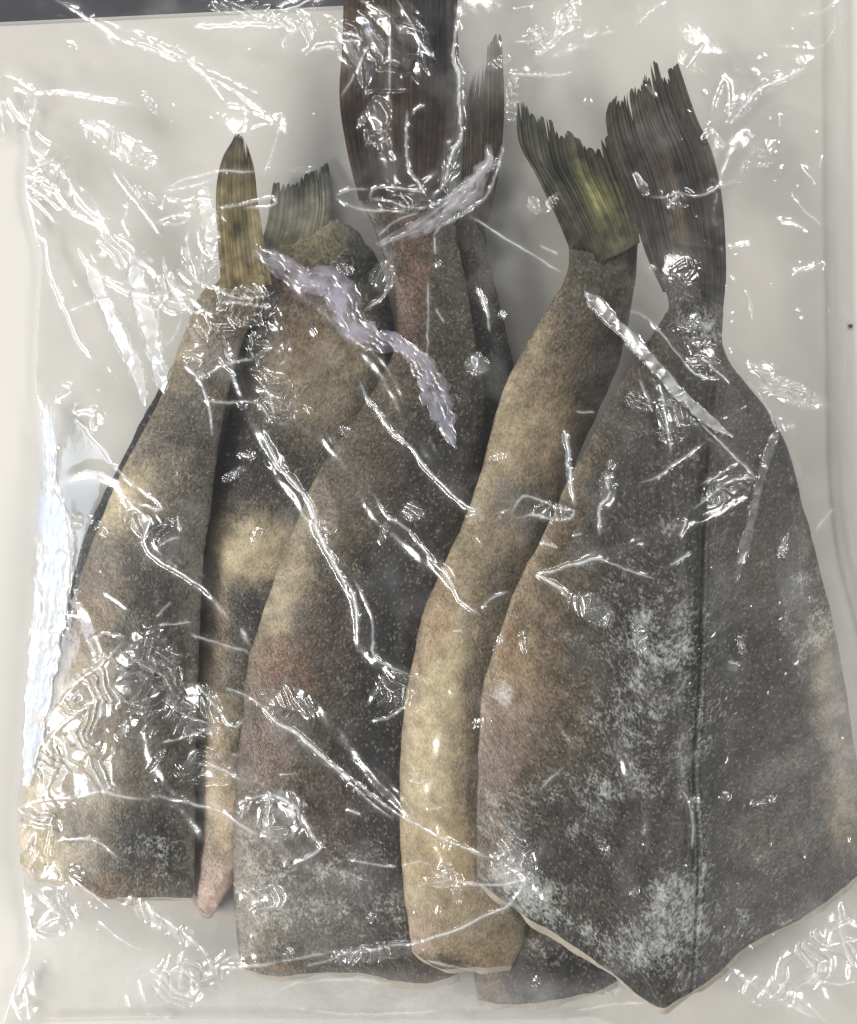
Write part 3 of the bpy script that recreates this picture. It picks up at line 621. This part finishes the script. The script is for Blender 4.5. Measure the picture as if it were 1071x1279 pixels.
area(671, 350, S4, [
 (2.0, 1.3, [(545, 470), (590, 520), (640, 570), (735, 660)]), (2.0, 1.2, [(735, 660), (690, 660), (630, 680), (570, 730), (520, 765)]), (2.0, 1.2, [(555, 680), (600, 655), (670, 610)]),
 (2.0, 1.2, [(310, 105), (360, 120), (410, 170), (450, 220), (490, 270), (540, 320), (610, 330)]), (2.2, 1.2, [(540, 250), (590, 290), (640, 340)]),
 (1.8, 1.0, [(345, 330), (370, 390), (385, 440)]), (2.0, 1.1, [(410, 340), (430, 450), (450, 580)]), (2.0, 1.1, [(350, 675), (400, 660), (480, 600), (560, 540)]), (1.8, 0.9, [(697, 30), (710, 80), (720, 130)]),
 (2.0, 1.2, [(5, 985), (80, 965), (150, 945), (205, 930), (290, 965), (390, 1000)]), (2.4, 1.2, [(5, 988), (50, 1010), (100, 1060)]),
 (2.4, 1.1, [(230, 640), (240, 720), (210, 760), (210, 850)]), (2.0, 1.1, [(445, 955), (515, 910)]), (2.0, 1.1, [(480, 860), (500, 800)]), (2.2, 1.0, [(760, 400), (800, 490)]), (3.0, 1.3, [(815, 495), (860, 485)]),
 (2.6, 1.1, [(750, 290), (700, 280)]), (2.2, 0.8, [(640, 230), (655, 240)]), (2.4, 0.8, [(930, 840), (990, 760)]), (2.0, 0.8, [(700, 330), (760, 400)])])
area(0, 650, S4, [
 (2.6, 1.3, [(60, 960), (150, 935), (250, 930), (330, 910), (420, 925), (500, 935)]), (2.6, 1.3, [(520, 920), (600, 940), (680, 955), (750, 980), (810, 1020), (860, 1050)]),
 (2.4, 1.3, [(660, 550), (720, 620), (780, 690), (820, 660)]), (2.4, 1.4, [(760, 560), (850, 600), (920, 670), (1000, 720), (1071, 780)]), (1.8, 0.9, [(350, 240), (430, 300)]), (1.8, 1.0, [(525, 320), (570, 270)]), (2.0, 1.1, [(530, 350), (640, 340)]),
 (2.2, 1.2, [(540, 600), (640, 660), (700, 680)]), (2.0, 1.2, [(545, 740), (620, 725), (690, 705)]), (2.0, 1.1, [(660, 810), (740, 830), (810, 870)]), (2.2, 1.2, [(200, 1071), (290, 1060), (340, 1071)]),
 (2.6, 1.4, [(800, 940), (900, 920), (960, 940), (1020, 1010), (1050, 1071)]), (2.4, 1.2, [(400, 420), (330, 490), (260, 540), (180, 640)]), (2.4, 1.2, [(350, 580), (270, 640), (200, 690), (140, 780)]), (2.2, 1.1, [(300, 400), (350, 380), (420, 390)]), (2.0, 1.0, [(640, 380), (760, 420), (830, 440)]), (2.2, 1.1, [(130, 700), (150, 780), (120, 830)])])
area(350, 650, S4, [
 (3.0, 1.3, [(110, 0), (150, 90), (200, 180), (240, 230), (255, 300), (258, 420)]), (2.2, 1.2, [(250, 200), (290, 280), (310, 350), (310, 440), (350, 480), (440, 520)]), (2.2, 1.3, [(540, 150), (580, 220), (610, 270), (670, 318)]),
 (2.2, 1.2, [(680, 300), (700, 270), (760, 240)]), (2.6, 1.4, [(310, 675), (360, 660), (420, 620)]),
 (2.6, 1.5, [(0, 680), (50, 705), (110, 760), (180, 820), (250, 870), (310, 920), (400, 985)]), (2.0, 1.2, [(60, 720), (150, 800), (230, 870), (290, 930), (380, 1000)]), (1.8, 0.9, [(0, 850), (60, 845)]),
 (2.2, 1.3, [(220, 965), (270, 985)]), (2.0, 1.1, [(490, 965), (540, 960)]), (1.8, 1.0, [(430, 870), (470, 880), (490, 860)]), (1.6, 0.8, [(580, 370), (610, 372)]), (1.8, 0.9, [(870, 900), (950, 825)])])
area(0, 929, S35, [
 (2.2, 1.2, [(250, 370), (310, 360), (370, 375), (420, 410), (450, 440)]), (1.8, 1.0, [(100, 750), (160, 680), (225, 595)]), (2.4, 1.3, [(290, 530), (360, 580), (430, 635)]),
 (3.0, 1.5, [(570, 640), (640, 680), (720, 740), (780, 790), (810, 850)]), (2.6, 1.3, [(810, 850), (900, 858), (1000, 845), (1071, 830)]), (1.6, 0.8, [(60, 450), (70, 560), (100, 730), (75, 830)]), (2.0, 1.2, [(80, 895), (100, 960), (120, 1060)]), (2.0, 1.2, [(30, 930), (60, 1000), (90, 1071)]),
 (2.2, 1.0, [(380, 680), (450, 740), (560, 800)]), (1.8, 0.9, [(530, 900), (560, 1000)]), (1.8, 0.9, [(620, 860), (600, 960)]), (1.8, 0.9, [(700, 840), (680, 960)]), (1.8, 0.9, [(650, 870), (655, 950)]), (2.0, 1.1, [(490, 960), (500, 1010)]), (1.8, 0.9, [(730, 900), (745, 960)]), (2.2, 1.1, [(560, 1030), (650, 1055)]),
 (2.2, 1.1, [(65, 245), (110, 275), (200, 285)])])
area(350, 929, S35, [
 (2.4, 1.4, [(400, 230), (460, 275), (520, 305), (600, 350), (680, 390), (770, 425), (840, 430), (900, 395)]),
 (2.6, 1.5, [(835, 430), (880, 470), (935, 520), (900, 590), (840, 640), (760, 670), (680, 710), (600, 735), (520, 765), (440, 770), (360, 790), (280, 800), (180, 795)]),
 (2.2, 1.2, [(650, 520), (740, 540), (850, 540), (930, 525)]), (2.2, 1.2, [(470, 470), (530, 455), (580, 465)]), (2.2, 1.2, [(530, 540), (600, 530), (650, 520), (580, 490)]),
 (2.2, 1.2, [(450, 470), (370, 465), (300, 450), (260, 440)]), (2.6, 1.4, [(0, 235), (80, 290), (130, 360), (160, 400), (60, 455)]), (2.2, 1.2, [(0, 835), (80, 820), (180, 800)]), (2.0, 0.9, [(100, 850), (180, 830), (250, 800)]), (1.8, 0.9, [(480, 290), (510, 300)]),
 (2.0, 0.8, [(560, 830), (700, 860), (800, 880)]), (2.0, 0.9, [(0, 940), (100, 910), (300, 900), (420, 920)]), (1.8, 0.8, [(20, 1010), (200, 1030), (400, 1035), (620, 1020)])])
area(721, 929, S35, [
 (2.0, 0.9, [(400, 180), (430, 230), (445, 320), (440, 400)]), (2.6, 1.2, [(880, 910), (1000, 920), (1060, 910)]), (2.6, 1.1, [(1000, 600), (1010, 720), (1040, 820), (1071, 860)]), (2.2, 0.9, [(570, 850), (680, 930), (800, 990), (950, 1071)]),
 (2.0, 0.8, [(0, 1020), (100, 1000), (260, 990)]), (1.8, 0.7, [(870, 990), (960, 1071)]), (2.4, 1.0, [(860, 800), (900, 860), (960, 1000)]), (2.2, 0.9, [(930, 760), (970, 780)])])

# long soft tension folds that tie the sharp creases together
SOFT = [(9, .60, [(60, 600), (140, 592), (200, 680), (262, 735), (330, 820), (400, 880), (500, 1000), (590, 1070), (655, 1095)]), (8, .55, [(260, 380), (330, 545), (385, 640), (440, 730), (462, 820), (520, 850)]),
        (9, .55, [(330, 310), (420, 400), (480, 470), (540, 570), (605, 640), (690, 640)]), (8, .5, [(300, 470), (420, 560), (470, 640), (560, 720), (600, 775)]), (9, .55, [(20, 1000), (120, 985), (250, 1000), (330, 1040), (420, 1095), (520, 1115), (660, 1100)]),
        (9, .5, [(265, 1200), (380, 1190), (520, 1180), (600, 1150), (660, 1095), (700, 1020)]), (10, .5, [(70, 0), (170, 60), (260, 105), (345, 152), (340, 215)]), (9, .5, [(30, 165), (40, 240), (100, 240), (150, 300), (240, 370), (300, 400)]),
        (10, .45, [(640, 100), (720, 60), (800, 10)]), (10, .45, [(900, 170), (960, 110), (1020, 60)]), (10, .45, [(960, 480), (985, 560), (1000, 700), (1010, 820)]),
        (9, .5, [(790, 450), (850, 520), (935, 598), (880, 640), (800, 680), (680, 720)]), (9, .45, [(100, 740), (130, 830), (110, 930), (60, 1000)]), (10, .4, [(930, 160), (890, 260), (930, 380)]), (8, .5, [(430, 20), (470, 130), (500, 245), (560, 200), (572, 90)]),
        (9, .45, [(560, 900), (540, 1000), (560, 1110)]), (10, .4, [(760, 900), (800, 1010), (770, 1120)]), (9, .45, [(180, 870), (200, 960), (270, 1060)])]
milk_glare = 0.004 + 0.13*np.clip(fbm(GX*0.45+GY*0.9, GY*0.45-GX*0.9+0*GX, 60, 331)-0.12, 0, 1); ply = np.zeros(GX.shape); crs = np.zeros(GX.shape)
jx = GX + 1.8*fbm(GX, GY, 17, 301); jy = GY + 1.8*fbm(GX, GY, 17, 305)
modn = 0.78 + 0.5*fbm(GX, GY, 12, 311)
wr = np.zeros(GX.shape)
def win(x0, x1, y0, y1):
    i0 = max(0, int((y0+62)/STEP)); i1 = min(len(gy), int((y1+62)/STEP)+2); j0 = max(0, int((x0+62)/STEP)); j1 = min(len(gx), int((x1+62)/STEP)+2)
    return slice(i0, i1), slice(j0, j1)
for ci, (wd, ht, pts) in enumerate(CREASES):
    p = spline(pts, max(6, int(sum(math.dist(pts[i], pts[i+1]) for i in range(len(pts)-1))/7)))
    mg = wd*7+6
    sl = win(p[:, 0].min()-mg, p[:, 0].max()+mg, p[:, 1].min()-mg, p[:, 1].max()+mg)
    X, Y = jx[sl], jy[sl]
    if X.size == 0: continue
    bd = np.full(X.shape, 1e9); bt = np.zeros(X.shape); bs = np.zeros(X.shape)
    for i in range(len(p)-1):
        dx, dy = p[i+1]-p[i]; l = math.hypot(dx, dy)+1e-9
        t = np.clip(((X-p[i, 0])*dx+(Y-p[i, 1])*dy)/(l*l), 0, 1)
        d = np.hypot(X-p[i, 0]-t*dx, Y-p[i, 1]-t*dy); k = d < bd
        bd[k] = d[k]; bt[k] = (i+t[k])/(len(p)-1)
        bs[k] = np.sign(dx*(Y[k]-p[i, 1])-dy*(X[k]-p[i, 0]))
    tp = np.clip(np.minimum(bt, 1-bt)*6+0.25, 0, 1)
    q = bd/wd
    wd *= 0.88; q = bd/wd
    h = ht*wd*PX*1.45*tp*modn[sl]/(1+q*q*np.where(bs > 0, 1.0, 0.45))
    wr[sl] += h
    g = np.exp(-(bd/(wd*0.62))**2)*tp
    milk_glare[sl] += 0.05*np.exp(-(bd/(wd*3.5))**2)*tp*modn[sl]
    milk_glare[sl] += 0.62*g*np.clip(modn[sl], .2, 1.2); ply[sl] += 4.5*g; crs[sl] = np.maximum(crs[sl], g)  # white core and soft halo paint the crease highlights

for k, (wd, sl_, pts) in enumerate(SOFT):
    p = spline(pts, 60); mg = wd*5
    sl = win(p[:, 0].min()-mg, p[:, 0].max()+mg, p[:, 1].min()-mg, p[:, 1].max()+mg); X, Y = GX[sl]+5*fbm(GX[sl], GY[sl], 45, 1010+k), GY[sl]+5*fbm(GX[sl], GY[sl], 45, 1040+k)
    bd = np.full(X.shape, 1e9); bt = np.zeros(X.shape)
    for i in range(len(p)-1):
        dx, dy = p[i+1]-p[i]; l2 = dx*dx+dy*dy+1e-9; t = np.clip(((X-p[i, 0])*dx+(Y-p[i, 1])*dy)/l2, 0, 1)
        d = np.hypot(X-p[i, 0]-t*dx, Y-p[i, 1]-t*dy); q_ = d < bd; bd[q_] = d[q_]; bt[q_] = (i+t[q_])/(len(p)-1)
    tp = np.clip(np.minimum(bt, 1-bt)*8, 0, 1)*np.clip(0.7+0.9*fbm(X, Y, 50, 1070+k), 0.15, 1.3)
    g = np.exp(-(bd/wd)**2); wr[sl] += tp*sl_*wd*PX*1.25*g; milk_glare[sl] += 0.032*tp*np.exp(-(bd/(wd*1.5))**2); ply[sl] += 0.6*tp*g; crs[sl] = np.maximum(crs[sl], 0.7*tp*g)  # faint white along each fold paints a broad sheen
# crumpled fields: (x, y, rx, ry, angle, amplitude in mm, cell size, milk, facet towards lamp azimuth or None)
FIELDS = [
 (150, 180, 62, 17, 30, 1.0, 9, .10, 222), (142, 315, 30, 24, 0, .9, 11, .06, 222), (215, 365, 26, 30, 0, .9, 12, .05, 222), (262, 432, 40, 40, 0, 1.1, 10, .02, 110), (336, 440, 30, 40, 0, .9, 10, .02, 48), (310, 380, 44, 30, 0, .9, 9, .01, None),
 (345, 500, 26, 36, 0, .7, 12, .02, None), (110, 890, 100, 34, -58, 1.1, 11, .17, 222), (95, 960, 60, 44, 0, 1.1, 12, .16, 222), (190, 850, 40, 70, 0, .8, 12, .02, None), (240, 890, 40, 36, 20, 1.1, 12, .06, 318), (260, 960, 40, 30, 0, .9, 12, .02, None),
 (350, 1020, 34, 36, 40, 1.1, 10, .20, 222), (230, 1225, 40, 34, 0, .7, 9, .10, None), (472, 150, 18, 40, 12, 1.0, 14, .05, 318), (562, 215, 14, 26, 20, .9, 10, .04, 48), (520, 250, 50, 14, -5, .8, 9, .02, None), (640, 120, 8, 34, 5, 1.0, 10, .10, 222),
 (710, 25, 16, 20, -30, .9, 10, .12, 48), (672, 50, 20, 16, 0, .9, 10, .08, None), (370, 40, 26, 26, 0, .8, 12, .10, 48), (310, 12, 60, 10, 10, .9, 10, .06, None), (355, 22, 30, 10, 0, .9, 10, .10, 110), (925, 130, 22, 14, -40, .8, 10, .10, 48), (845, 250, 18, 12, 0, .7, 8, .03, None), (856, 338, 20, 16, 0, .9, 8, .02, None), (45, 1050, 24, 50, 0, 1.0, 10, .04, 48), (60, 1140, 30, 30, 0, .8, 12, .04, 48),
 (860, 402, 18, 14, 10, 1.0, 8, .10, 48), (875, 445, 24, 24, 40, .9, 10, .03, None), (985, 488, 58, 15, 22, .8, 9, .16, 48), (955, 460, 18, 9, 0, .8, 9, .14, 48), (840, 520, 22, 40, 0, .8, 10, .03, 110), (800, 500, 20, 16, 0, .7, 9, .03, None), (760, 610, 12, 26, 0, .7, 9, .03, 318), (905, 610, 34, 16, -30, .9, 9, .04, None),
 (740, 760, 34, 18, 25, .9, 10, .10, 222), (800, 790, 10, 26, 0, .8, 10, .08, 318), (495, 860, 30, 30, 0, .9, 12, .03, 318), (596, 455, 16, 14, 0, .8, 10, .14, 222), (478, 345, 20, 16, -50, .9, 10, .12, 222), (515, 640, 14, 14, 0, .8, 9, .08, 222), (555, 1098, 26, 12, 0, .8, 9, .10, 318), (640, 1080, 30, 40, 0, .3, 9, .10, None),
 (1005, 1210, 46, 34, -25, .9, 12, .22, 318), (1050, 1180, 24, 50, 0, .8, 14, .16, 318), (960, 1240, 60, 20, 20, .8, 14, .18, 318), (330, 1120, 30, 20, 0, .7, 10, .12, 222), (275, 1205, 16, 18, 0, .7, 10, .10, 222), (200, 1150, 60, 14, 32, .7, 10, .08, 222), (35, 1245, 14, 34, 0, 1.2, 12, .12, 176), (60, 220, 36, 60, 0, .35, 20, .05, None),
 (360, 880, 40, 22, 20, .8, 9, .04, None), (470, 1190, 70, 12, -8, .8, 9, .05, None), (180, 655, 40, 16, 30, .8, 10, .02, None), (30, 130, 26, 26, 0, .8, 16, .07, 176), (480, 60, 60, 60, 0, .5, 22, .01, None), (690, 640, 26, 14, 10, .6, 9, .05, None), (250, 330, 30, 30, 0, .6, 12, .04, None)]
for k in range(70):
    FIELDS.append((rng.uniform(60, 1040), rng.uniform(30, 1240), rng.uniform(6, 20), rng.uniform(4, 8), rng.uniform(0, 180), 0.8, rng.uniform(6, 10), 0.05, [222, 48, 318, 110, None][k % 5]))
def slope_to(x, y, key):
    """image-space gradient (dz per image pixel) that turns a facet half-way between the lamp and overhead"""
    P = world_of(np.float64(x), np.float64(y), 0.02); a = LAMPS[key]-P; b = np.array([0, 0, H])-P
    h = a/np.linalg.norm(a)+b/np.linalg.norm(b)
    return -h[0]/h[2]*PX, h[1]/h[2]*PX
for k, (x, y, rx, ry, ang, amp, cell, mk, az) in enumerate(FIELDS):
    r = max(rx, ry)*1.5; sl = win(x-r, x+r, y-r, y+r); X, Y = GX[sl], GY[sl]
    a = math.radians(ang); u = ((X-x)*math.cos(a)+(Y-y)*math.sin(a))/rx; v = (-(X-x)*math.sin(a)+(Y-y)*math.cos(a))/ry
    rr = u*u+v*v + 0.35*fbm(X, Y, 20, 500+k)
    wdw = np.clip(1.25-rr, 0, 1); wdw = wdw*wdw*(3-2*wdw)
    wx, wy = X+cell*0.35*facet(X, Y, cell*1.7, 600+k), Y+cell*0.35*facet(X, Y, cell*1.7, 640+k)
    s1 = (wx-x)*math.cos(a)+(wy-y)*math.sin(a); s2 = -(wx-x)*math.sin(a)+(wy-y)*math.cos(a)
    n1 = 0.5+0.5*facet(s1*0.55, s2, cell*1.25, 700+k); n2 = 0.5+0.5*facet(s1, s2*1.2, cell*0.6, 740+k)
    wr[sl] += wdw*amp*1e-3*0.62*(1.0*n1+0.42*n2-0.7)
    gdx, gdy = slope_to(x, y, az or (222, 48, 318, 110)[k % 4]); g = math.hypot(gdx, gdy)
    along = -(gdx*(wx-x)+gdy*(wy-y))/g; across = (gdy*(wx-x)-gdx*(wy-y))/g
    P = min(cell, 12)*1.9; ph = (along/P + 1.5*facet(across*0.5, along*0.45, cell*1.1, 780+k)) % 1.0
    saw = np.where(ph < 0.78, ph, (1-ph)/0.22*0.78)
    wr[sl] += -wdw*g*0.9*P*(saw-0.4)*np.clip(0.95+0.35*facet(X, Y, cell*2, 790+k), 0.4, 1.4)
    crs[sl] = np.maximum(crs[sl], wdw*0.3)
    milk_glare[sl] += wdw*mk*(0.6+0.8*np.clip(n1, 0, 1)); ply[sl] += 1.4*wdw; crs[sl] = np.maximum(crs[sl], wdw*0.35)  # white share paints broad glare into the crumpled fields

# the wide folded band lying across the widest fish, and the dull folds
BANDS = [([(732, 365), (757, 391), (791, 425), (820, 458), (847, 488), (873, 514), (895, 533), (916, 545)], 8.5, 48, .55, 3.0),
         ([(973, 533), (959, 570), (947, 611), (936, 660), (929, 686), (921, 723)], 6.5, 48, .20, 0.8),
         ([(168, 330), (178, 380), (192, 430), (205, 490)], 13, 176, .10, 1.5), ([(110, 330), (140, 400), (165, 450), (182, 505)], 10, 176, .10, 1.4),
         ([(252, 235), (262, 270), (266, 320)], 12, 176, .08, 1.5),
         ([(84, 640), (88, 690), (86, 740)], 6, 176, .22, 1.6), ([(60, 510), (58, 560), (60, 610)], 5, 176, .30, 1.8), ([(380, 1000), (360, 1020)], 10, 222, .15, 1)]
for k, (pts, hw, az, mk, pl) in enumerate(BANDS):
    p = spline(pts, 40); mg = hw*2.2
    sl = win(p[:, 0].min()-mg, p[:, 0].max()+mg, p[:, 1].min()-mg, p[:, 1].max()+mg); X, Y = GX[sl]+1.5*fbm(GX[sl], GY[sl], 18, 810+k), GY[sl]+1.5*fbm(GX[sl], GY[sl], 18, 820+k)
    bd = np.full(X.shape, 1e9); sg = np.zeros(X.shape); bt = np.zeros(X.shape)
    gdx, gdy = slope_to(*p[20], az); g = math.hypot(gdx, gdy); ux, uy = -gdx/g, -gdy/g
    for i in range(len(p)-1):
        dx, dy = p[i+1]-p[i]; l = math.hypot(dx, dy); t = np.clip(((X-p[i, 0])*dx+(Y-p[i, 1])*dy)/(l*l), 0, 1)
        ox_, oy_ = X-p[i, 0]-t*dx, Y-p[i, 1]-t*dy; d = np.hypot(ox_, oy_); q = d < bd
        bd[q] = d[q]; sg[q] = (ox_*ux+oy_*uy)[q]; bt[q] = (i+t[q])/(len(p)-1)
    wl = hw*(0.86+0.22*facet(X, Y, 16, 830+k)+0.12*facet(X, Y, 5, 835+k))*np.clip(np.minimum(bt*14, (1-bt)*7)+0.15, 0, 1)
    on = np.clip((wl-bd)/1.6+0.5, 0, 1)
    wr[sl] += on*(-g*sg) + on*0.0008 + on*0.0006*facet(X, Y, 10, 850+k)
    milk_glare[sl] += on*mk*np.clip(0.62+0.75*facet(X, Y, 11, 870+k)+0.3*facet(X, Y, 5, 871+k), 0.06, 1.4); ply[sl] += on*pl; crs[sl] = np.maximum(crs[sl], on*0.55)  # bands whitened to paint their specular shine

# small blisters and drops trapped under the film
for k in range(620):
    x, y = rng.uniform(20, 1060), rng.uniform(20, 1270); r = rng.choice([1.6, 2.0, 2.6, 3.4], p=[.45, .3, .18, .07])
    sl = win(x-3*r, x+3*r, y-3*r, y+3*r); X, Y = GX[sl]-x, GY[sl]-y; an = rng.uniform(0, 3.14); st = rng.uniform(1, 1.8)
    u = (X*math.cos(an)+Y*math.sin(an))/(r*st); v = (-X*math.sin(an)+Y*math.cos(an))/r; q = u*u+v*v
    wr[sl] += r*PX*rng.uniform(0.3, 0.8)*np.exp(-q) * (1 if r < 2.5 else (0.3+q*1.6))
# soft creasing everywhere, stretched between the fish
wr += 0.0007*(1-np.abs(vnoise(GX*0.8+GY*0.5, GY*0.8-GX*0.5, 75, 901)))+0.00018*(1-np.abs(vnoise(GX, GY, 24, 905)))
# whitened double film: side strip, lower corner, bottom hem; hazy highlights painted near the top
def soft(x, y, rx, ry, ang, st):
    a = math.radians(ang); u = ((GX-x)*math.cos(a)+(GY-y)*math.sin(a))/rx; v = (-(GX-x)*math.sin(a)+(GY-y)*math.cos(a))/ry
    return st*np.exp(-(u*u+v*v)**1.5)
milk_glare += soft(120, 1210, 130, 60, 8, .16) + soft(430, 1250, 190, 34, 0, .32) + soft(640, 1250, 120, 30, 0, .16) + soft(1010, 1200, 90, 80, 0, .10) + soft(1060, 860, 26, 160, 0, .22) + soft(1000, 780, 20, 100, -12, .10) + soft(690, 60, 90, 80, 0, .10) + soft(600, 60, 26, 60, 0, .14) + soft(810, 340, 20, 20, 0, .0) + soft(300, 45, 90, 30, 0, .06) + soft(380, 270, 40, 30, 0, .08) + soft(400, 1140, 90, 50, 0, .06)
film = film + wr*np.clip(edge*1.2, 0.12, 1)

ins = inside(OUT, GX, GY)
cell_in = ins[:-1, :-1] | ins[1:, :-1] | ins[:-1, 1:] | ins[1:, 1:]
need = np.zeros(ins.shape, bool)
need[:-1, :-1] |= cell_in; need[1:, :-1] |= cell_in; need[:-1, 1:] |= cell_in; need[1:, 1:] |= cell_in
fx, fy, fz = GX.copy(), GY.copy(), film.copy()
bnd = need & ~ins
_, bx, by = nearest(OUT, GX[bnd], GY[bnd]); fx[bnd] = bx; fy[bnd] = by; fz[bnd] = 0.0008
idx = np.full(ins.shape, -1); idx[need] = np.arange(need.sum())
q = np.stack([idx[:-1, :-1], idx[1:, :-1], idx[1:, 1:], idx[:-1, 1:]], -1)[cell_in]
bag = bpy.data.objects.new('plastic_bag', None); C.collection.objects.link(bag); bag.location = (0, 0, 0.0004)
bag['label'] = 'clear crinkled plastic bag wrapped over all the frozen fish'; bag['category'] = 'plastic bag'
mesh_obj('front_film', world_of(fx[need], fy[need], fz[need])-np.array([0, 0, 0.0004]), q, FILM, bag, fl={'milk_glare': np.clip(milk_glare[need], 0, .8), 'ply': np.clip(ply[need], 0, 5), 'crease': np.clip(crs[need], 0, 1)})
# back sheet, flat on the counter
b2 = slice(None, None, 6)
n_, m_ = GX[b2, b2].shape; bi = inside(OUT, GX[b2, b2], GY[b2, b2]); ce = bi[:-1, :-1] & bi[1:, :-1] & bi[:-1, 1:] & bi[1:, 1:]
bz = 0.0006 + 0.0002*fbm(GX[b2, b2], GY[b2, b2], 60, 940)
mesh_obj('back_film', world_of(GX[b2, b2], GY[b2, b2], bz).reshape(-1, 3)-np.array([0, 0, 0.0004]), grid_quads(n_, m_)[ce.ravel()], BACK, bag)
# heat seals: a ribbon along the right side and along the bottom
def ribbon(name, pts, hw, z, mat):
    p = spline(pts, 160); d = np.gradient(p, axis=0); d /= np.hypot(*d.T)[:, None]; nr = np.stack([-d[:, 1], d[:, 0]], -1)
    r = np.array([-1, -0.55, -0.45, 0.0, 0.45, 0.55, 1])[None, :, None]
    q_ = p[:, None]+nr[:, None]*hw*r
    z_ = z + np.array([0, 0, .0008, .0005, .0008, 0, 0])[None] + 0.0003*fbm(q_[..., 0], q_[..., 1], 30, 955)
    mesh_obj(name, world_of(q_[..., 0], q_[..., 1], z_).reshape(-1, 3), grid_quads(160, 7), mat, bag)
ribbon('side_seam', [(1046, -60), (1047, 200), (1050, 400), (1056, 640), (1090, 800)], 6.5, 0.0022, SEAM)
ribbon('bottom_seam', [(60, 1274), (250, 1271), (500, 1273), (690, 1272), (738, 1268)], 3.0, 0.0022, SEAM)

# twice folded flap over the two middle fish; lavender tint paints window reflection
def flap(name, pts, hws, lift, mat, seed, tilt=0.5, mk=0.6):
    n = 160; m = 40
    p = spline(pts, n); hw = np.interp(np.linspace(0, 1, n), np.linspace(0, 1, len(hws)), hws)
    d = np.gradient(p, axis=0); d /= np.hypot(*d.T)[:, None]; nr = np.stack([-d[:, 1], d[:, 0]], -1)
    r = np.linspace(-1, 1, m)[None, :, None]
    rag = 1+0.22*vnoise(np.linspace(0, 24, n)[:, None]+np.zeros((n, m)), np.sign(r[..., 0])*3+np.zeros((n, m)), 1.0, seed)
    q_ = p[:, None]+nr[:, None]*(hw[:, None, None]*r*rag[..., None])
    q_ = q_+np.stack([3.5*fbm(q_[..., 0], q_[..., 1], 13, seed+60), 3.5*fbm(q_[..., 0], q_[..., 1], 13, seed+61)], -1)
    X, Y = q_[..., 0], q_[..., 1]
    i = np.clip(((Y+62)/CS).astype(int), 0, cyn-1); j = np.clip(((X+62)/CS).astype(int), 0, cxn-1)
    z = blur(mem, 3)[i, j]; z = blur(z, 6)
    A = np.linspace(0, 1, n)[:, None]*np.hypot(*np.diff(p, axis=0).T).sum()+0*X; Bc = r[..., 0]*hw[:, None]+3*fbm(X, Y, 22, seed+3)
    fold = 1-np.abs(vnoise(A*0.3, Bc, 7, seed+1)); fine = 1-np.abs(vnoise(A*0.45, Bc, 3.5, seed+2))
    z = z + lift + 0.0007*fold + 0.0003*fine - tilt*r[..., 0]*hw[:, None]*PX*0.3
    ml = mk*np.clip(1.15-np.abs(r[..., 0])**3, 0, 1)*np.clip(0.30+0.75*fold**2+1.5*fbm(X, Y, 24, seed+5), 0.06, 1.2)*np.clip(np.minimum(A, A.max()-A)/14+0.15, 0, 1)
    return mesh_obj(name, world_of(X, Y, z).reshape(-1, 3), grid_quads(n, m), mat, bag, fl={'milk_glare': ml, 'crease': np.full(X.shape, 0.2), 'ply': np.full(X.shape, 1.0)})
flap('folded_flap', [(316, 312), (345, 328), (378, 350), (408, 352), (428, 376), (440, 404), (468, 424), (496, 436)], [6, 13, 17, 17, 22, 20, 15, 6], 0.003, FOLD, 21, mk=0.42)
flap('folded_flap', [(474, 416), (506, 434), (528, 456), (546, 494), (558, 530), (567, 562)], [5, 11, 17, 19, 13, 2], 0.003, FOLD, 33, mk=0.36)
flap('folded_flap', [(470, 306), (510, 290), (545, 272), (580, 245), (606, 210), (612, 180)], [3, 9, 15, 16, 12, 3], 0.003, film_material('twisted_film', 0.3, 0.0, 0.16, (0.80, 0.78, 0.84, 1)), 45, 0.2, 0.34)
flap('side_fold_reflection', [(60, 505), (62, 560), (64, 640), (66, 720), (57, 800), (46, 880), (34, 980)], [5, 9, 22, 25, 20, 13, 4], 0.004, film_material('side_film_window_tint', 0.8, 0.0, 0.2, (0.72, 0.80, 0.97, 1)), 57, -0.4, 0.62)  # added strip, its pale blue painting the window's reflection
# a crumb on the bare counter
def crumb(x, y, r, seed):
    bm = bmesh.new(); bmesh.ops.create_icosphere(bm, subdivisions=2, radius=r)
    g = np.random.default_rng(seed)
    for v in bm.verts: v.co *= g.uniform(0.7, 1.15); v.co.z *= 0.6
    me = bpy.data.meshes.new('crumb'); bm.to_mesh(me); bm.free(); me.materials.append(plain('crumb', (0.10, 0.08, 0.06)))
    o = bpy.data.objects.new('crumb', me); C.collection.objects.link(o); p = world_of(np.float64(x), np.float64(y), 0.0); o.location = (p[0], p[1], r*0.4)
    o['label'] = 'tiny dark crumb on the bare counter at the right edge'; o['category'] = 'crumb'
crumb(1063, 407, 0.0011, 1)
